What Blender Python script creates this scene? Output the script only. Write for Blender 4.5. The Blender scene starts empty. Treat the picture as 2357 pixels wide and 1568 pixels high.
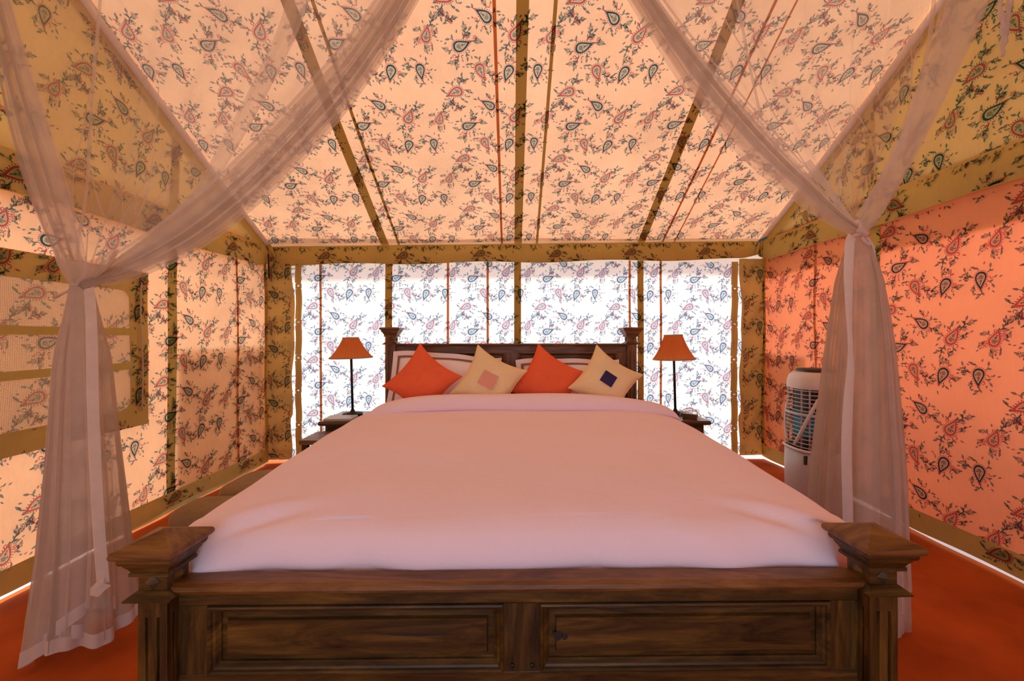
import bpy, math, random
import numpy as np
from mathutils import Vector, Matrix

S = bpy.context.scene
COL = S.collection
PI = math.pi
rng = random.Random(7)

# ------------------------------------------------------------------ camera
FPX, CX, HY = 950.0, 1178.5, 775.0
EYE = 1.22
cam = bpy.data.cameras.new('camera')
cam.sensor_width = 36.0
cam.lens = FPX / 2357.0 * 36.0
cam.shift_y = (HY - 784.0) / 2357.0
cam.clip_start = 0.05
camo = bpy.data.objects.new('camera', cam)
COL.objects.link(camo)
camo.location = (0, 0, EYE)
camo.rotation_euler = (PI / 2, 0, 0)
S.camera = camo

# ------------------------------------------------------------------ world, sun, exposure
SKY_STRENGTH = 1.15
SUN_STRENGTH = 4.6
EXPOSURE = 0.80
w = bpy.data.worlds.new('sky')
S.world = w
w.use_nodes = True
bg = w.node_tree.nodes['Background']
bg.inputs['Color'].default_value = (0.66, 0.82, 1.10, 1)
bg.inputs['Strength'].default_value = SKY_STRENGTH
sun = bpy.data.lights.new('sun', 'SUN')
sun.energy = SUN_STRENGTH
sun.angle = math.radians(7)
sun.color = (1.0, 0.93, 0.84)
suno = bpy.data.objects.new('sun', sun)
COL.objects.link(suno)
sd = Vector((-0.28, 1.0, 0.95))           # direction towards the sun: behind the tent, a little left
suno.rotation_euler = sd.to_track_quat('Z', 'Y').to_euler()
suno.location = (0, 12, 12)
S.view_settings.view_transform = 'Standard'
S.view_settings.look = 'None'
S.view_settings.gamma = 1.0
S.view_settings.use_curve_mapping = False
S.view_settings.exposure = EXPOSURE
S.cycles.max_bounces = 14
S.cycles.diffuse_bounces = 7
S.cycles.transparent_max_bounces = 40
S.cycles.sample_clamp_indirect = 6.0


def P(px, py, d):
    """a point seen at a pixel of the photograph, at distance d in front of the camera"""
    return Vector(((px - CX) / FPX * d, d, EYE + (HY - py) / FPX * d))


# ------------------------------------------------------------------ materials
def new_mat(name):
    m = bpy.data.materials.new(name)
    m.use_nodes = True
    nt = m.node_tree
    nt.nodes.clear()
    out = nt.nodes.new('ShaderNodeOutputMaterial')
    return m, nt, out


def rgb(c):
    return (c[0], c[1], c[2], 1.0)


def noise(nt, scale, detail=3.0, rough=0.55, vec=None, dim=None):
    n = nt.nodes.new('ShaderNodeTexNoise')
    n.inputs['Scale'].default_value = scale
    n.inputs['Detail'].default_value = detail
    n.inputs['Roughness'].default_value = rough
    if vec is not None:
        nt.links.new(vec, n.inputs['Vector'])
    return n


def ramp(nt, fac, stops):
    r = nt.nodes.new('ShaderNodeValToRGB')
    e = r.color_ramp.elements
    e[0].position, e[0].color = stops[0][0], rgb(stops[0][1])
    e[1].position, e[1].color = stops[-1][0], rgb(stops[-1][1])
    for p, c in stops[1:-1]:
        k = e.new(p)
        k.color = rgb(c)
    nt.links.new(fac, r.inputs['Fac'])
    return r


def objcoord(nt, scale=(1, 1, 1)):
    t = nt.nodes.new('ShaderNodeTexCoord')
    mp = nt.nodes.new('ShaderNodeMapping')
    mp.inputs['Scale'].default_value = scale
    nt.links.new(t.outputs['Object'], mp.inputs['Vector'])
    return mp.outputs['Vector']


def bump(nt, h, strength, dist=0.01):
    b = nt.nodes.new('ShaderNodeBump')
    b.inputs['Strength'].default_value = strength
    b.inputs['Distance'].default_value = dist
    nt.links.new(h, b.inputs['Height'])
    return b


def cloth(name, diff, trans, fac, var=0.10, bumps=0.25, vscale=2.5):
    """woven cotton: reflects 'diff', lets 'trans' through; fac = share that goes through"""
    m, nt, out = new_mat(name)
    v = objcoord(nt)
    n1 = noise(nt, vscale, 4, 0.6, v)
    n2 = noise(nt, 60, 3, 0.7, objcoord(nt, (1, 1, 0.25)))
    mx = nt.nodes.new('ShaderNodeMath')
    mx.operation = 'ADD'
    nt.links.new(n1.outputs['Fac'], mx.inputs[0])
    sc = nt.nodes.new('ShaderNodeMath')
    sc.operation = 'MULTIPLY'
    sc.inputs[1].default_value = 0.35
    nt.links.new(n2.outputs['Fac'], sc.inputs[0])
    nt.links.new(sc.outputs[0], mx.inputs[1])

    def tint(c):
        lo = tuple(x * (1 - var * 1.3) for x in c)
        hi = tuple(min(1, x * (1 + var)) for x in c)
        return ramp(nt, mx.outputs[0], [(0.42, lo), (0.95, hi)])
    b = bump(nt, n1.outputs['Fac'], bumps, 0.05)
    d = nt.nodes.new('ShaderNodeBsdfDiffuse')
    nt.links.new(tint(diff).outputs['Color'], d.inputs['Color'])
    nt.links.new(b.outputs['Normal'], d.inputs['Normal'])
    if fac <= 0:
        nt.links.new(d.outputs[0], out.inputs['Surface'])
        return m
    t = nt.nodes.new('ShaderNodeBsdfTranslucent')
    nt.links.new(tint(trans).outputs['Color'], t.inputs['Color'])
    nt.links.new(b.outputs['Normal'], t.inputs['Normal'])
    mix = nt.nodes.new('ShaderNodeMixShader')
    mix.inputs['Fac'].default_value = fac
    nt.links.new(d.outputs[0], mix.inputs[1])
    nt.links.new(t.outputs[0], mix.inputs[2])
    nt.links.new(mix.outputs[0], out.inputs['Surface'])
    return m


def ink(name, c):
    """printed dye: filters whatever light the cloth behind it sends"""
    m, nt, out = new_mat(name)
    t = nt.nodes.new('ShaderNodeBsdfTransparent')
    t.inputs['Color'].default_value = rgb(c)
    nt.links.new(t.outputs[0], out.inputs['Surface'])
    return m


def net(name, alpha, col=(0.76, 0.65, 0.56), edge=0.35):
    m, nt, out = new_mat(name)
    tr = nt.nodes.new('ShaderNodeBsdfTransparent')
    d = nt.nodes.new('ShaderNodeBsdfDiffuse')
    d.inputs['Color'].default_value = rgb(col)
    t = nt.nodes.new('ShaderNodeBsdfTranslucent')
    t.inputs['Color'].default_value = rgb(col)
    m1 = nt.nodes.new('ShaderNodeMixShader')
    m1.inputs['Fac'].default_value = 0.4
    nt.links.new(d.outputs[0], m1.inputs[1])
    nt.links.new(t.outputs[0], m1.inputs[2])
    lw = nt.nodes.new('ShaderNodeLayerWeight')
    lw.inputs['Blend'].default_value = 0.35
    n = noise(nt, 9, 3, 0.6, objcoord(nt))
    a = nt.nodes.new('ShaderNodeMath')
    a.operation = 'MULTIPLY_ADD'
    a.inputs[1].default_value = edge
    nt.links.new(lw.outputs['Facing'], a.inputs[0])
    a2 = nt.nodes.new('ShaderNodeMath')
    a2.operation = 'MULTIPLY_ADD'
    a2.inputs[1].default_value = alpha * 0.5
    a2.inputs[2].default_value = alpha * 0.75
    nt.links.new(n.outputs['Fac'], a2.inputs[0])
    nt.links.new(a2.outputs[0], a.inputs[2])
    a.use_clamp = True
    m2 = nt.nodes.new('ShaderNodeMixShader')
    nt.links.new(a.outputs[0], m2.inputs['Fac'])
    nt.links.new(tr.outputs[0], m2.inputs[1])
    nt.links.new(m1.outputs[0], m2.inputs[2])
    nt.links.new(m2.outputs[0], out.inputs['Surface'])
    return m


def screen_mat(name):
    """window gauze: a grid of threads with open gaps"""
    m, nt, out = new_mat(name)
    v = objcoord(nt)
    sep = nt.nodes.new('ShaderNodeSeparateXYZ')
    nt.links.new(v, sep.inputs[0])
    nz = noise(nt, 3, 2, 0.5, v)
    fr = []
    for ax in ('Y', 'Z'):
        a = nt.nodes.new('ShaderNodeMath')
        a.operation = 'MULTIPLY_ADD'
        a.inputs[1].default_value = 0.012
        nt.links.new(nz.outputs['Fac'], a.inputs[0])
        nt.links.new(sep.outputs[ax], a.inputs[2])
        b = nt.nodes.new('ShaderNodeMath')
        b.operation = 'PINGPONG'
        b.inputs[1].default_value = 0.0035
        nt.links.new(a.outputs[0], b.inputs[0])
        c = nt.nodes.new('ShaderNodeMath')
        c.operation = 'LESS_THAN'
        c.inputs[1].default_value = 0.0011
        nt.links.new(b.outputs[0], c.inputs[0])
        fr.append(c)
    mx = nt.nodes.new('ShaderNodeMath')
    mx.operation = 'MAXIMUM'
    nt.links.new(fr[0].outputs[0], mx.inputs[0])
    nt.links.new(fr[1].outputs[0], mx.inputs[1])
    sc = nt.nodes.new('ShaderNodeMath')
    sc.operation = 'MULTIPLY_ADD'
    sc.inputs[1].default_value = 0.50
    sc.inputs[2].default_value = 0.34
    nt.links.new(mx.outputs[0], sc.inputs[0])
    d = nt.nodes.new('ShaderNodeBsdfDiffuse')
    d.inputs['Color'].default_value = (0.50, 0.38, 0.20, 1)
    tr = nt.nodes.new('ShaderNodeBsdfTransparent')
    ms = nt.nodes.new('ShaderNodeMixShader')
    nt.links.new(sc.outputs[0], ms.inputs['Fac'])
    nt.links.new(tr.outputs[0], ms.inputs[1])
    nt.links.new(d.outputs[0], ms.inputs[2])
    nt.links.new(ms.outputs[0], out.inputs['Surface'])
    return m


def principled(name, c, rough=0.5, metal=0.0, spec=0.5, var=0.0, vscale=8, bumps=0.0):
    m, nt, out = new_mat(name)
    p = nt.nodes.new('ShaderNodeBsdfPrincipled')
    p.inputs['Base Color'].default_value = rgb(c)
    p.inputs['Roughness'].default_value = rough
    p.inputs['Metallic'].default_value = metal
    p.inputs['Specular IOR Level'].default_value = spec
    if var or bumps:
        n = noise(nt, vscale, 4, 0.6, objcoord(nt))
        if var:
            r = ramp(nt, n.outputs['Fac'], [(0.3, tuple(x * (1 - var) for x in c)), (0.7, tuple(min(1, x * (1 + var)) for x in c))])
            nt.links.new(r.outputs['Color'], p.inputs['Base Color'])
        if bumps:
            nt.links.new(bump(nt, n.outputs['Fac'], bumps, 0.01).outputs['Normal'], p.inputs['Normal'])
    nt.links.new(p.outputs[0], out.inputs['Surface'])
    return m


def wood(name, dark, mid, light, axis='X', rough=0.40, spec=0.4):
    m, nt, out = new_mat(name)
    st = {'X': (1.2, 9, 9), 'Z': (9, 9, 1.2), 'Y': (9, 1.2, 9)}[axis]
    v = objcoord(nt, st)
    n0 = noise(nt, 1.3, 3, 0.5, v)
    n = noise(nt, 2.2, 7, 0.65, v)
    n.inputs['Distortion'].default_value = 1.4
    fine = noise(nt, 14, 4, 0.7, v)
    a = nt.nodes.new('ShaderNodeMath')
    a.operation = 'MULTIPLY_ADD'
    a.inputs[1].default_value = 0.25
    nt.links.new(fine.outputs['Fac'], a.inputs[0])
    nt.links.new(n.outputs['Fac'], a.inputs[2])
    r = ramp(nt, a.outputs[0], [(0.42, dark), (0.62, mid), (0.86, light)])
    p = nt.nodes.new('ShaderNodeBsdfPrincipled')
    p.inputs['Specular IOR Level'].default_value = spec
    nt.links.new(r.outputs['Color'], p.inputs['Base Color'])
    rr = nt.nodes.new('ShaderNodeMapRange')
    rr.inputs['To Min'].default_value = rough - 0.08
    rr.inputs['To Max'].default_value = rough + 0.15
    nt.links.new(n0.outputs['Fac'], rr.inputs['Value'])
    nt.links.new(rr.outputs['Result'], p.inputs['Roughness'])
    nt.links.new(bump(nt, a.outputs[0], 0.12, 0.004).outputs['Normal'], p.inputs['Normal'])
    nt.links.new(p.outputs[0], out.inputs['Surface'])
    return m


TAN = (0.56, 0.405, 0.105)
M = {}
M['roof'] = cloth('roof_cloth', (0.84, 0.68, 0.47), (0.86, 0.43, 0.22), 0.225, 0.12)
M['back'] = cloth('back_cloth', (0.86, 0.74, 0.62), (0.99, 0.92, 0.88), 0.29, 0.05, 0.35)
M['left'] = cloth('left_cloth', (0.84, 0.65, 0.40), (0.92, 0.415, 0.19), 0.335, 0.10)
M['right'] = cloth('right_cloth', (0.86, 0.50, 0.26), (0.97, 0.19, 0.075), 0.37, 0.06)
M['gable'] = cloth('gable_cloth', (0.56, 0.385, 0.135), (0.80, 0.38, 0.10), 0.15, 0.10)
M['front'] = cloth('front_cloth', (0.55, 0.52, 0.50), (0.6, 0.42, 0.32), 0.12, 0.10)
M['double'] = cloth('double_cloth', (0.57, 0.42, 0.125), (0.7, 0.36, 0.08), 0.08, 0.10)
M['wing'] = cloth('wing_cloth', (0.52, 0.42, 0.13), (0.8, 0.33, 0.10), 0.16, 0.10)
M['tape'] = cloth('seam_tape_cloth', TAN, TAN, 0.0, 0.10)
M['orange_seam'] = cloth('orange_seam_cloth', (0.55, 0.25, 0.08), (0.7, 0.22, 0.07), 0.30, 0.10)
M['sleeve'] = cloth('sleeve_cloth', (0.95, 0.80, 0.70), (0.9, 0.7, 0.6), 0.10, 0.12)
M['fly'] = cloth('outer_fly_cloth', (0.7, 0.6, 0.3), (0.75, 0.5, 0.18), 0.22, 0.1)
M['mud'] = principled('blocker_mud', (0.60, 0.45, 0.22), 0.95, 0, 0.1, 0.15, 5)
M['leaf'] = ink('leaf_ink', (0.17, 0.30, 0.42))
M['heart'] = ink('leaf_heart_ink', (0.29, 0.50, 0.64))
M['teal'] = ink('teal_ink', (0.035, 0.17, 0.33))
M['pink'] = ink('pink_ink', (0.55, 0.20, 0.33))
M['pale'] = ink('pale_ink', (0.60, 0.76, 0.82))
M['carpet'] = principled('carpet', (0.44, 0.088, 0.014), 0.95, 0, 0.1, 0.22, 3.0, 0.35)
M['sheet'] = cloth('white_cotton', (0.97, 0.83, 0.93), (0.8, 0.7, 0.7), 0.0, 0.015, 0.12, 5)
M['case'] = cloth('pillow_cotton', (0.95, 0.87, 0.88), (0, 0, 0), 0.0, 0.02, 0.2, 6)
M['brown_band'] = cloth('brown_band', (0.33, 0.17, 0.08), (0, 0, 0), 0.0, 0.05)
M['orange'] = cloth('orange_cotton', (0.90, 0.17, 0.07), (0, 0, 0), 0.0, 0.06, 0.2, 8)
M['beige'] = cloth('beige_cotton', (0.92, 0.74, 0.42), (0, 0, 0), 0.0, 0.04, 0.2, 8)
M['navy'] = cloth('navy_patch', (0.05, 0.035, 0.11), (0, 0, 0), 0.0, 0.1)
M['rose'] = cloth('rose_patch', (0.78, 0.38, 0.28), (0, 0, 0), 0.0, 0.05)
M['shade'] = cloth('lampshade_fabric', (0.82, 0.26, 0.07), (0.95, 0.32, 0.085), 0.50, 0.06)
M['trimgold'] = cloth('shade_trim', (0.55, 0.33, 0.14), (0, 0, 0), 0.0, 0.06)
M['iron'] = principled('black_iron', (0.012, 0.016, 0.015), 0.45, 0.3)
M['wood_x'] = wood('stained_wood_across', (0.014, 0.0075, 0.0015), (0.070, 0.037, 0.006), (0.19, 0.10, 0.017), 'X')
M['wood_z'] = wood('stained_wood_upright', (0.014, 0.0075, 0.0015), (0.070, 0.037, 0.006), (0.19, 0.10, 0.017), 'Z')
M['wood_head_x'] = wood('lit_reddish_wood_across', (0.06, 0.024, 0.007), (0.16, 0.068, 0.018), (0.30, 0.14, 0.04), 'X')  # redder copy of the bed wood, brighter light at the head painted in
M['wood_head_z'] = wood('lit_reddish_wood_upright', (0.06, 0.024, 0.007), (0.16, 0.068, 0.018), (0.30, 0.14, 0.04), 'Z')
M['wood_cap'] = wood('worn_cap_wood', (0.07, 0.026, 0.006), (0.17, 0.072, 0.017), (0.30, 0.145, 0.04), 'X', 0.34)
M['wood_top'] = wood('polished_table_wood', (0.05, 0.025, 0.012), (0.10, 0.05, 0.025), (0.16, 0.08, 0.04), 'X', 0.22, 0.6)
M['leather'] = principled('olive_leather', (0.30, 0.19, 0.085), 0.55, 0, 0.3, 0.15, 20, 0.15)
M['plastic'] = principled('cream_plastic', (0.72, 0.62, 0.55), 0.35, 0, 0.5)
M['plastic_grey'] = principled('grey_plastic', (0.55, 0.50, 0.48), 0.4, 0, 0.5)
M['dark'] = principled('dark_plastic', (0.02, 0.017, 0.014), 0.5)
M['blue'] = principled('blue_pad', (0.03, 0.28, 0.42), 0.6)
M['steel'] = principled('nickel', (0.75, 0.75, 0.78), 0.25, 1.0)
M['bolt'] = principled('dark_bolt', (0.05, 0.05, 0.055), 0.4, 0.9)
M['paper'] = principled('paper_cover', (0.48, 0.45, 0.42), 0.4)
M['page'] = principled('paper_pages', (0.70, 0.60, 0.30), 0.7)
M['cord'] = principled('white_cord', (0.80, 0.78, 0.78), 0.5)
M['rope'] = principled('cotton_rope', (0.55, 0.40, 0.22), 0.8)
M['bluerope'] = principled('blue_rope', (0.02, 0.22, 0.50), 0.5)
M['net_veil'] = net('net_veil', 0.26, edge=0.25)
M['net_band'] = net('net_band', 0.40, edge=0.25)
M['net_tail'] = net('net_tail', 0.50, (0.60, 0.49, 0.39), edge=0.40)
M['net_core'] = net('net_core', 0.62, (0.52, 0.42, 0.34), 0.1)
M['net_hem'] = net('net_hem', 0.82, (0.80, 0.70, 0.62), 0.15)
M['net_trim'] = net('net_trim', 0.97, (0.80, 0.70, 0.64), 0.0)
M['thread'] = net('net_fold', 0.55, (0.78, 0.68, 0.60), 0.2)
M['ground'] = principled('sand_ground', (0.84, 0.75, 0.68), 0.95, 0, 0.1, 0.08, 4)


# ------------------------------------------------------------------ object helpers
def tag(o, label=None, cat=None, group=None, kind=None):
    if label: o['label'] = label
    if cat: o['category'] = cat
    if group: o['group'] = group
    if kind: o['kind'] = kind
    return o


def empty(name, loc=(0, 0, 0), rz=0.0):
    o = bpy.data.objects.new(name, None)
    o.empty_display_size = 0.1
    COL.objects.link(o)
    o.location = loc
    o.rotation_euler = (0, 0, rz)
    return o


class MB:
    def __init__(s):
        s.v, s.f, s.m = [], [], []

    def add(s, vs, fs, mi=0):
        b = len(s.v)
        s.v += [tuple(p) for p in vs]
        s.f += [tuple(i + b for i in f) for f in fs]
        s.m += [mi] * len(fs)
        return s

    def box(s, x0, x1, y0, y1, z0, z1, mi=0):
        vs = [(x, y, z) for z in (z0, z1) for y in (y0, y1) for x in (x0, x1)]
        return s.add(vs, [(0, 2, 3, 1), (4, 5, 7, 6), (0, 1, 5, 4), (2, 6, 7, 3), (0, 4, 6, 2), (1, 3, 7, 5)], mi)

    def square(s, prof, cx=0, cy=0, mi=0, cap=True):
        """square lathe: (half width, z) from bottom to top"""
        vs, fs = [], []
        for h, z in prof:
            vs += [(cx - h, cy - h, z), (cx + h, cy - h, z), (cx + h, cy + h, z), (cx - h, cy + h, z)]
        n = len(prof)
        for i in range(n - 1):
            for k in range(4):
                a, b = i * 4 + k, i * 4 + (k + 1) % 4
                fs.append((a, b, b + 4, a + 4))
        if cap:
            fs.append((3, 2, 1, 0))
            fs.append(tuple((n - 1) * 4 + k for k in range(4)))
        return s.add(vs, fs, mi)

    def lathe(s, prof, n=24, c=(0, 0, 0), ripple=0.0, rn=0, mi=0, cap=False):
        vs, fs = [], []
        for r, z in prof:
            for k in range(n):
                t = 2 * PI * k / n
                rr = r * (1 + ripple * math.cos(rn * t))
                vs.append((c[0] + rr * math.cos(t), c[1] + rr * math.sin(t), c[2] + z))
        for i in range(len(prof) - 1):
            for k in range(n):
                a, b = i * n + k, i * n + (k + 1) % n
                fs.append((a, b, b + n, a + n))
        if cap:
            fs.append(tuple(range(n - 1, -1, -1)))
            fs.append(tuple((len(prof) - 1) * n + k for k in range(n)))
        return s.add(vs, fs, mi)

    def tube(s, pts, r, n=8, mi=0, rs=None):
        pts = [Vector(p) for p in pts]
        vs, fs = [], []
        prev = None
        for i, p in enumerate(pts):
            t = (pts[min(i + 1, len(pts) - 1)] - pts[max(i - 1, 0)])
            t = t.normalized() if t.length > 1e-9 else Vector((0, 0, 1))
            a = prev if prev is not None else (Vector((0, 0, 1)) if abs(t.z) < 0.9 else Vector((1, 0, 0)))
            u = (a - t * a.dot(t)).normalized()
            prev = u
            q = t.cross(u)
            rr = rs[i] if rs else r
            for k in range(n):
                an = 2 * PI * k / n
                vs.append(p + u * (rr * math.cos(an)) + q * (rr * math.sin(an)))
        for i in range(len(pts) - 1):
            for k in range(n):
                a, b = i * n + k, i * n + (k + 1) % n
                fs.append((a, b, b + n, a + n))
        fs.append(tuple(range(n - 1, -1, -1)))
        fs.append(tuple((len(pts) - 1) * n + k for k in range(n)))
        return s.add(vs, fs, mi)

    def grid(s, rows, closed=False, mi=0):
        n = len(rows[0])
        vs = [p for r in rows for p in r]
        fs = []
        for i in range(len(rows) - 1):
            for k in range(n if closed else n - 1):
                a, b = i * n + k, i * n + (k + 1) % n
                fs.append((a, b, b + n, a + n))
        return s.add(vs, fs, mi)

    def prism(s, poly, z0, z1, mi=0):
        n = len(poly)
        vs = [(x, y, z0) for x, y in poly] + [(x, y, z1) for x, y in poly]
        fs = [(k, (k + 1) % n, n + (k + 1) % n, n + k) for k in range(n)]
        fs += [tuple(range(n - 1, -1, -1)), tuple(range(n, 2 * n))]
        return s.add(vs, fs, mi)

    def rings(s, x0, x1, z0, z1, prof, fill=True, mi=0):
        """rectangular frame loft in the xz plane: prof = (inset, y)"""
        vs, fs = [], []
        for d, y in prof:
            vs += [(x0 + d, y, z0 + d), (x1 - d, y, z0 + d), (x1 - d, y, z1 - d), (x0 + d, y, z1 - d)]
        for i in range(len(prof) - 1):
            for k in range(4):
                a, b = i * 4 + k, i * 4 + (k + 1) % 4
                fs.append((a, b, b + 4, a + 4))
        if fill:
            n = len(prof) - 1
            fs.append(tuple(n * 4 + k for k in range(4)))
        return s.add(vs, fs, mi)

    def build(s, name, mats, parent=None, smooth=False, bevel=0.0, solid=0.0, subsurf=0, angle=None):
        me = bpy.data.meshes.new(name)
        me.from_pydata([tuple(p) for p in s.v], [], s.f)
        if not isinstance(mats, (list, tuple)):
            mats = [mats]
        for m in mats:
            me.materials.append(m)
        if len(mats) > 1:
            me.polygons.foreach_set('material_index', s.m)
        if smooth:
            me.polygons.foreach_set('use_smooth', [True] * len(me.polygons))
        me.update()
        o = bpy.data.objects.new(name, me)
        COL.objects.link(o)
        if parent is not None:
            o.parent = parent
        if solid:
            md = o.modifiers.new('solid', 'SOLIDIFY')
            md.thickness = solid
            md.offset = -1
        if bevel:
            md = o.modifiers.new('bevel', 'BEVEL')
            md.width = bevel
            md.segments = 2
            md.limit_method = 'ANGLE'
            md.angle_limit = math.radians(40)
        if subsurf:
            md = o.modifiers.new('sub', 'SUBSURF')
            md.levels = subsurf
            md.render_levels = subsurf
        return o


def spline(pts, n):
    """Catmull-Rom resampling"""
    p = np.array([tuple(q) for q in pts], float)
    k = len(p)
    ex = np.vstack([2 * p[0] - p[1], p, 2 * p[-1] - p[-2]])
    out = []
    for t in np.linspace(0, k - 1, n):
        i = min(int(t), k - 2)
        u = t - i
        a, b, c, d = ex[i], ex[i + 1], ex[i + 2], ex[i + 3]
        out.append(0.5 * ((2 * b) + (-a + c) * u + (2 * a - 5 * b + 4 * c - d) * u * u + (-a + 3 * b - 3 * c + d) * u ** 3))
    return np.array(out)


# ------------------------------------------------------------------ tent surfaces (numpy, metres)
XL, YL, XR, YR = -2.36, 4.00, 2.52, 4.17
ROOF_K = 0.565
RIDGE_Y, FRONT_Y = 0.9, -2.3


def yb(x): return YL + (YR - YL) * (x - XL) / (XR - XL)
def ze(x): return 2.085 + 0.095 * (x - XL) / (XR - XL)


def wob(a, b, amp=1.0, seed=0.0):
    return amp * (0.45 * np.sin(3.1 * a + 1.7 * b + seed) + 0.3 * np.sin(-2.3 * a + 5.1 * b + 1.3 + seed)
                  + 0.15 * np.sin(7.9 * a + 3.3 * b + 2.1 * seed) + 0.1 * np.sin(4.1 * a - 9.7 * b + seed))


def s_back(u, v):
    u, v = np.asarray(u, float), np.asarray(v, float)
    return np.stack([u, yb(u) + wob(u, v, 0.012, 0.4) + 0.012 * np.sin(u * 5.0) * np.clip(0.7 - v, 0, 1), v], -1)


def s_left(u, v):
    u, v = np.asarray(u, float), np.asarray(v, float)
    return np.stack([XL + 0.06 * np.clip(v - 2.1, 0, 9) + wob(u, v, 0.014, 2.0), u, v], -1)


def s_right(u, v):
    u, v = np.asarray(u, float), np.asarray(v, float)
    return np.stack([XR - 0.06 * np.clip(v - 2.1, 0, 9) + wob(u, v, 0.014, 4.0), u, v], -1)


CA = 1 / math.sqrt(1 + ROOF_K ** 2)
SA = ROOF_K * CA


def s_roof(u, v):
    u, v = np.asarray(u, float), np.asarray(v, float)
    sag = 0.035 * np.sin(np.clip(v / 3.6, 0, 1) * PI) + 0.012 * np.abs(np.sin((u - 0.06) / 1.26 * PI)) * np.clip(v * 2, 0, 1)
    return np.stack([u, yb(u) - v * CA, ze(u) + v * SA - sag + wob(u, v, 0.007, 1.0)], -1)


def zroof(x, y): return ze(x) + ROOF_K * (yb(x) - y)


SURF = {  # function, sign so that the normal points into the tent
    'back': (s_back, (0, -1, 0)), 'left': (s_left, (1, 0, 0)), 'right': (s_right, (-1, 0, 0)), 'roof': (s_roof, (0, -SA, -CA))}


def lift(key, u, v, off):
    f, n = SURF[key]
    return f(u, v) + np.array(n) * off


def sheet(name, key, u0, u1, v0, v1, mat, parent=None, off=0.0, res=0.07, edge=None, vtop=None, smooth=True):
    nu = max(2, int(abs(u1 - u0) / res) + 2)
    nv = max(2, int(abs(v1 - v0) / res) + 2)
    us = np.linspace(u0, u1, nu)
    ts = np.linspace(0, 1, nv)
    U, T = np.meshgrid(us, ts)
    lo = np.full_like(U, v0)
    hi = np.full_like(U, v1)
    if vtop is not None:
        hi = vtop(U)
    if edge is not None:
        lo = lo + edge(U)
    V = lo + (hi - lo) * T
    pts = lift(key, U, V, off)
    mb = MB()
    mb.grid([list(map(tuple, r)) for r in pts])
    return mb.build(name, mat, parent, smooth=smooth)


# ------------------------------------------------------------------ paisley motifs (2D triangles)
class Motif:
    def __init__(s):
        s.v, s.t, s.m = [], [], []

    def poly(s, pts, mi):
        b = len(s.v)
        s.v += pts
        for k in range(1, len(pts) - 1):
            s.t.append((b, b + k, b + k + 1))
            s.m.append(mi)

    def strip(s, pts, wd, mi, taper=True):
        n = len(pts)
        b = len(s.v)
        for i in range(n):
            a, c = pts[max(i - 1, 0)], pts[min(i + 1, n - 1)]
            dx, dy = c[0] - a[0], c[1] - a[1]
            L = math.hypot(dx, dy) or 1
            ww = wd * (1 - 0.6 * i / (n - 1) if taper else 1) / 2
            s.v.append((pts[i][0] - dy / L * ww, pts[i][1] + dx / L * ww))
            s.v.append((pts[i][0] + dy / L * ww, pts[i][1] - dx / L * ww))
        for i in range(n - 1):
            k = b + 2 * i
            s.t += [(k, k + 1, k + 3), (k, k + 3, k + 2)]
            s.m += [mi, mi]

    def leaf(s, x, y, a, L, wd, mi, heart=True):
        ca, sa = math.cos(a), math.sin(a)
        o = [(0, 0), (0.3, -0.5), (0.62, -0.42), (1, 0), (0.62, 0.42), (0.3, 0.5)]
        pts = [(x + L * p * ca - wd * q * sa, y + L * p * sa + wd * q * ca) for p, q in o]
        # outline leaf: ring with a paler heart
        inn = [(x + L * (0.16 + 0.62 * p) * ca - wd * 0.45 * q * sa, y + L * (0.16 + 0.62 * p) * sa + wd * 0.45 * q * ca) for p, q in o]
        b = len(s.v)
        s.v += pts + inn
        for k in range(6):
            j = (k + 1) % 6
            s.t += [(b + k, b + j, b + 6 + j), (b + k, b + 6 + j, b + 6 + k)]
            s.m += [mi, mi]
        if heart:
            for k in range(1, 5):
                s.t.append((b + 6, b + 6 + k, b + 7 + k))
                s.m.append(4)

    def flower(s, x, y, r, mi, rot=0):
        for k in range(5):
            a = rot + k * 2 * PI / 5
            s.leaf(x + 0.15 * r * math.cos(a), y + 0.15 * r * math.sin(a), a, r, r * 0.75, mi, False)

    def curl(s, x, y, a, r, mi, sgn=1):
        pts = []
        for k in range(11):
            t = k / 10
            an = a + sgn * t * 4.4
            rr = r * (1 - 0.72 * t)
            cx_, cy_ = x + r * math.cos(a + sgn * 1.2), y + r * math.sin(a + sgn * 1.2)
            pts.append((cx_ + rr * math.cos(an + PI), cy_ + rr * math.sin(an + PI)))
        s.strip(pts, 0.11, mi)


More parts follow.
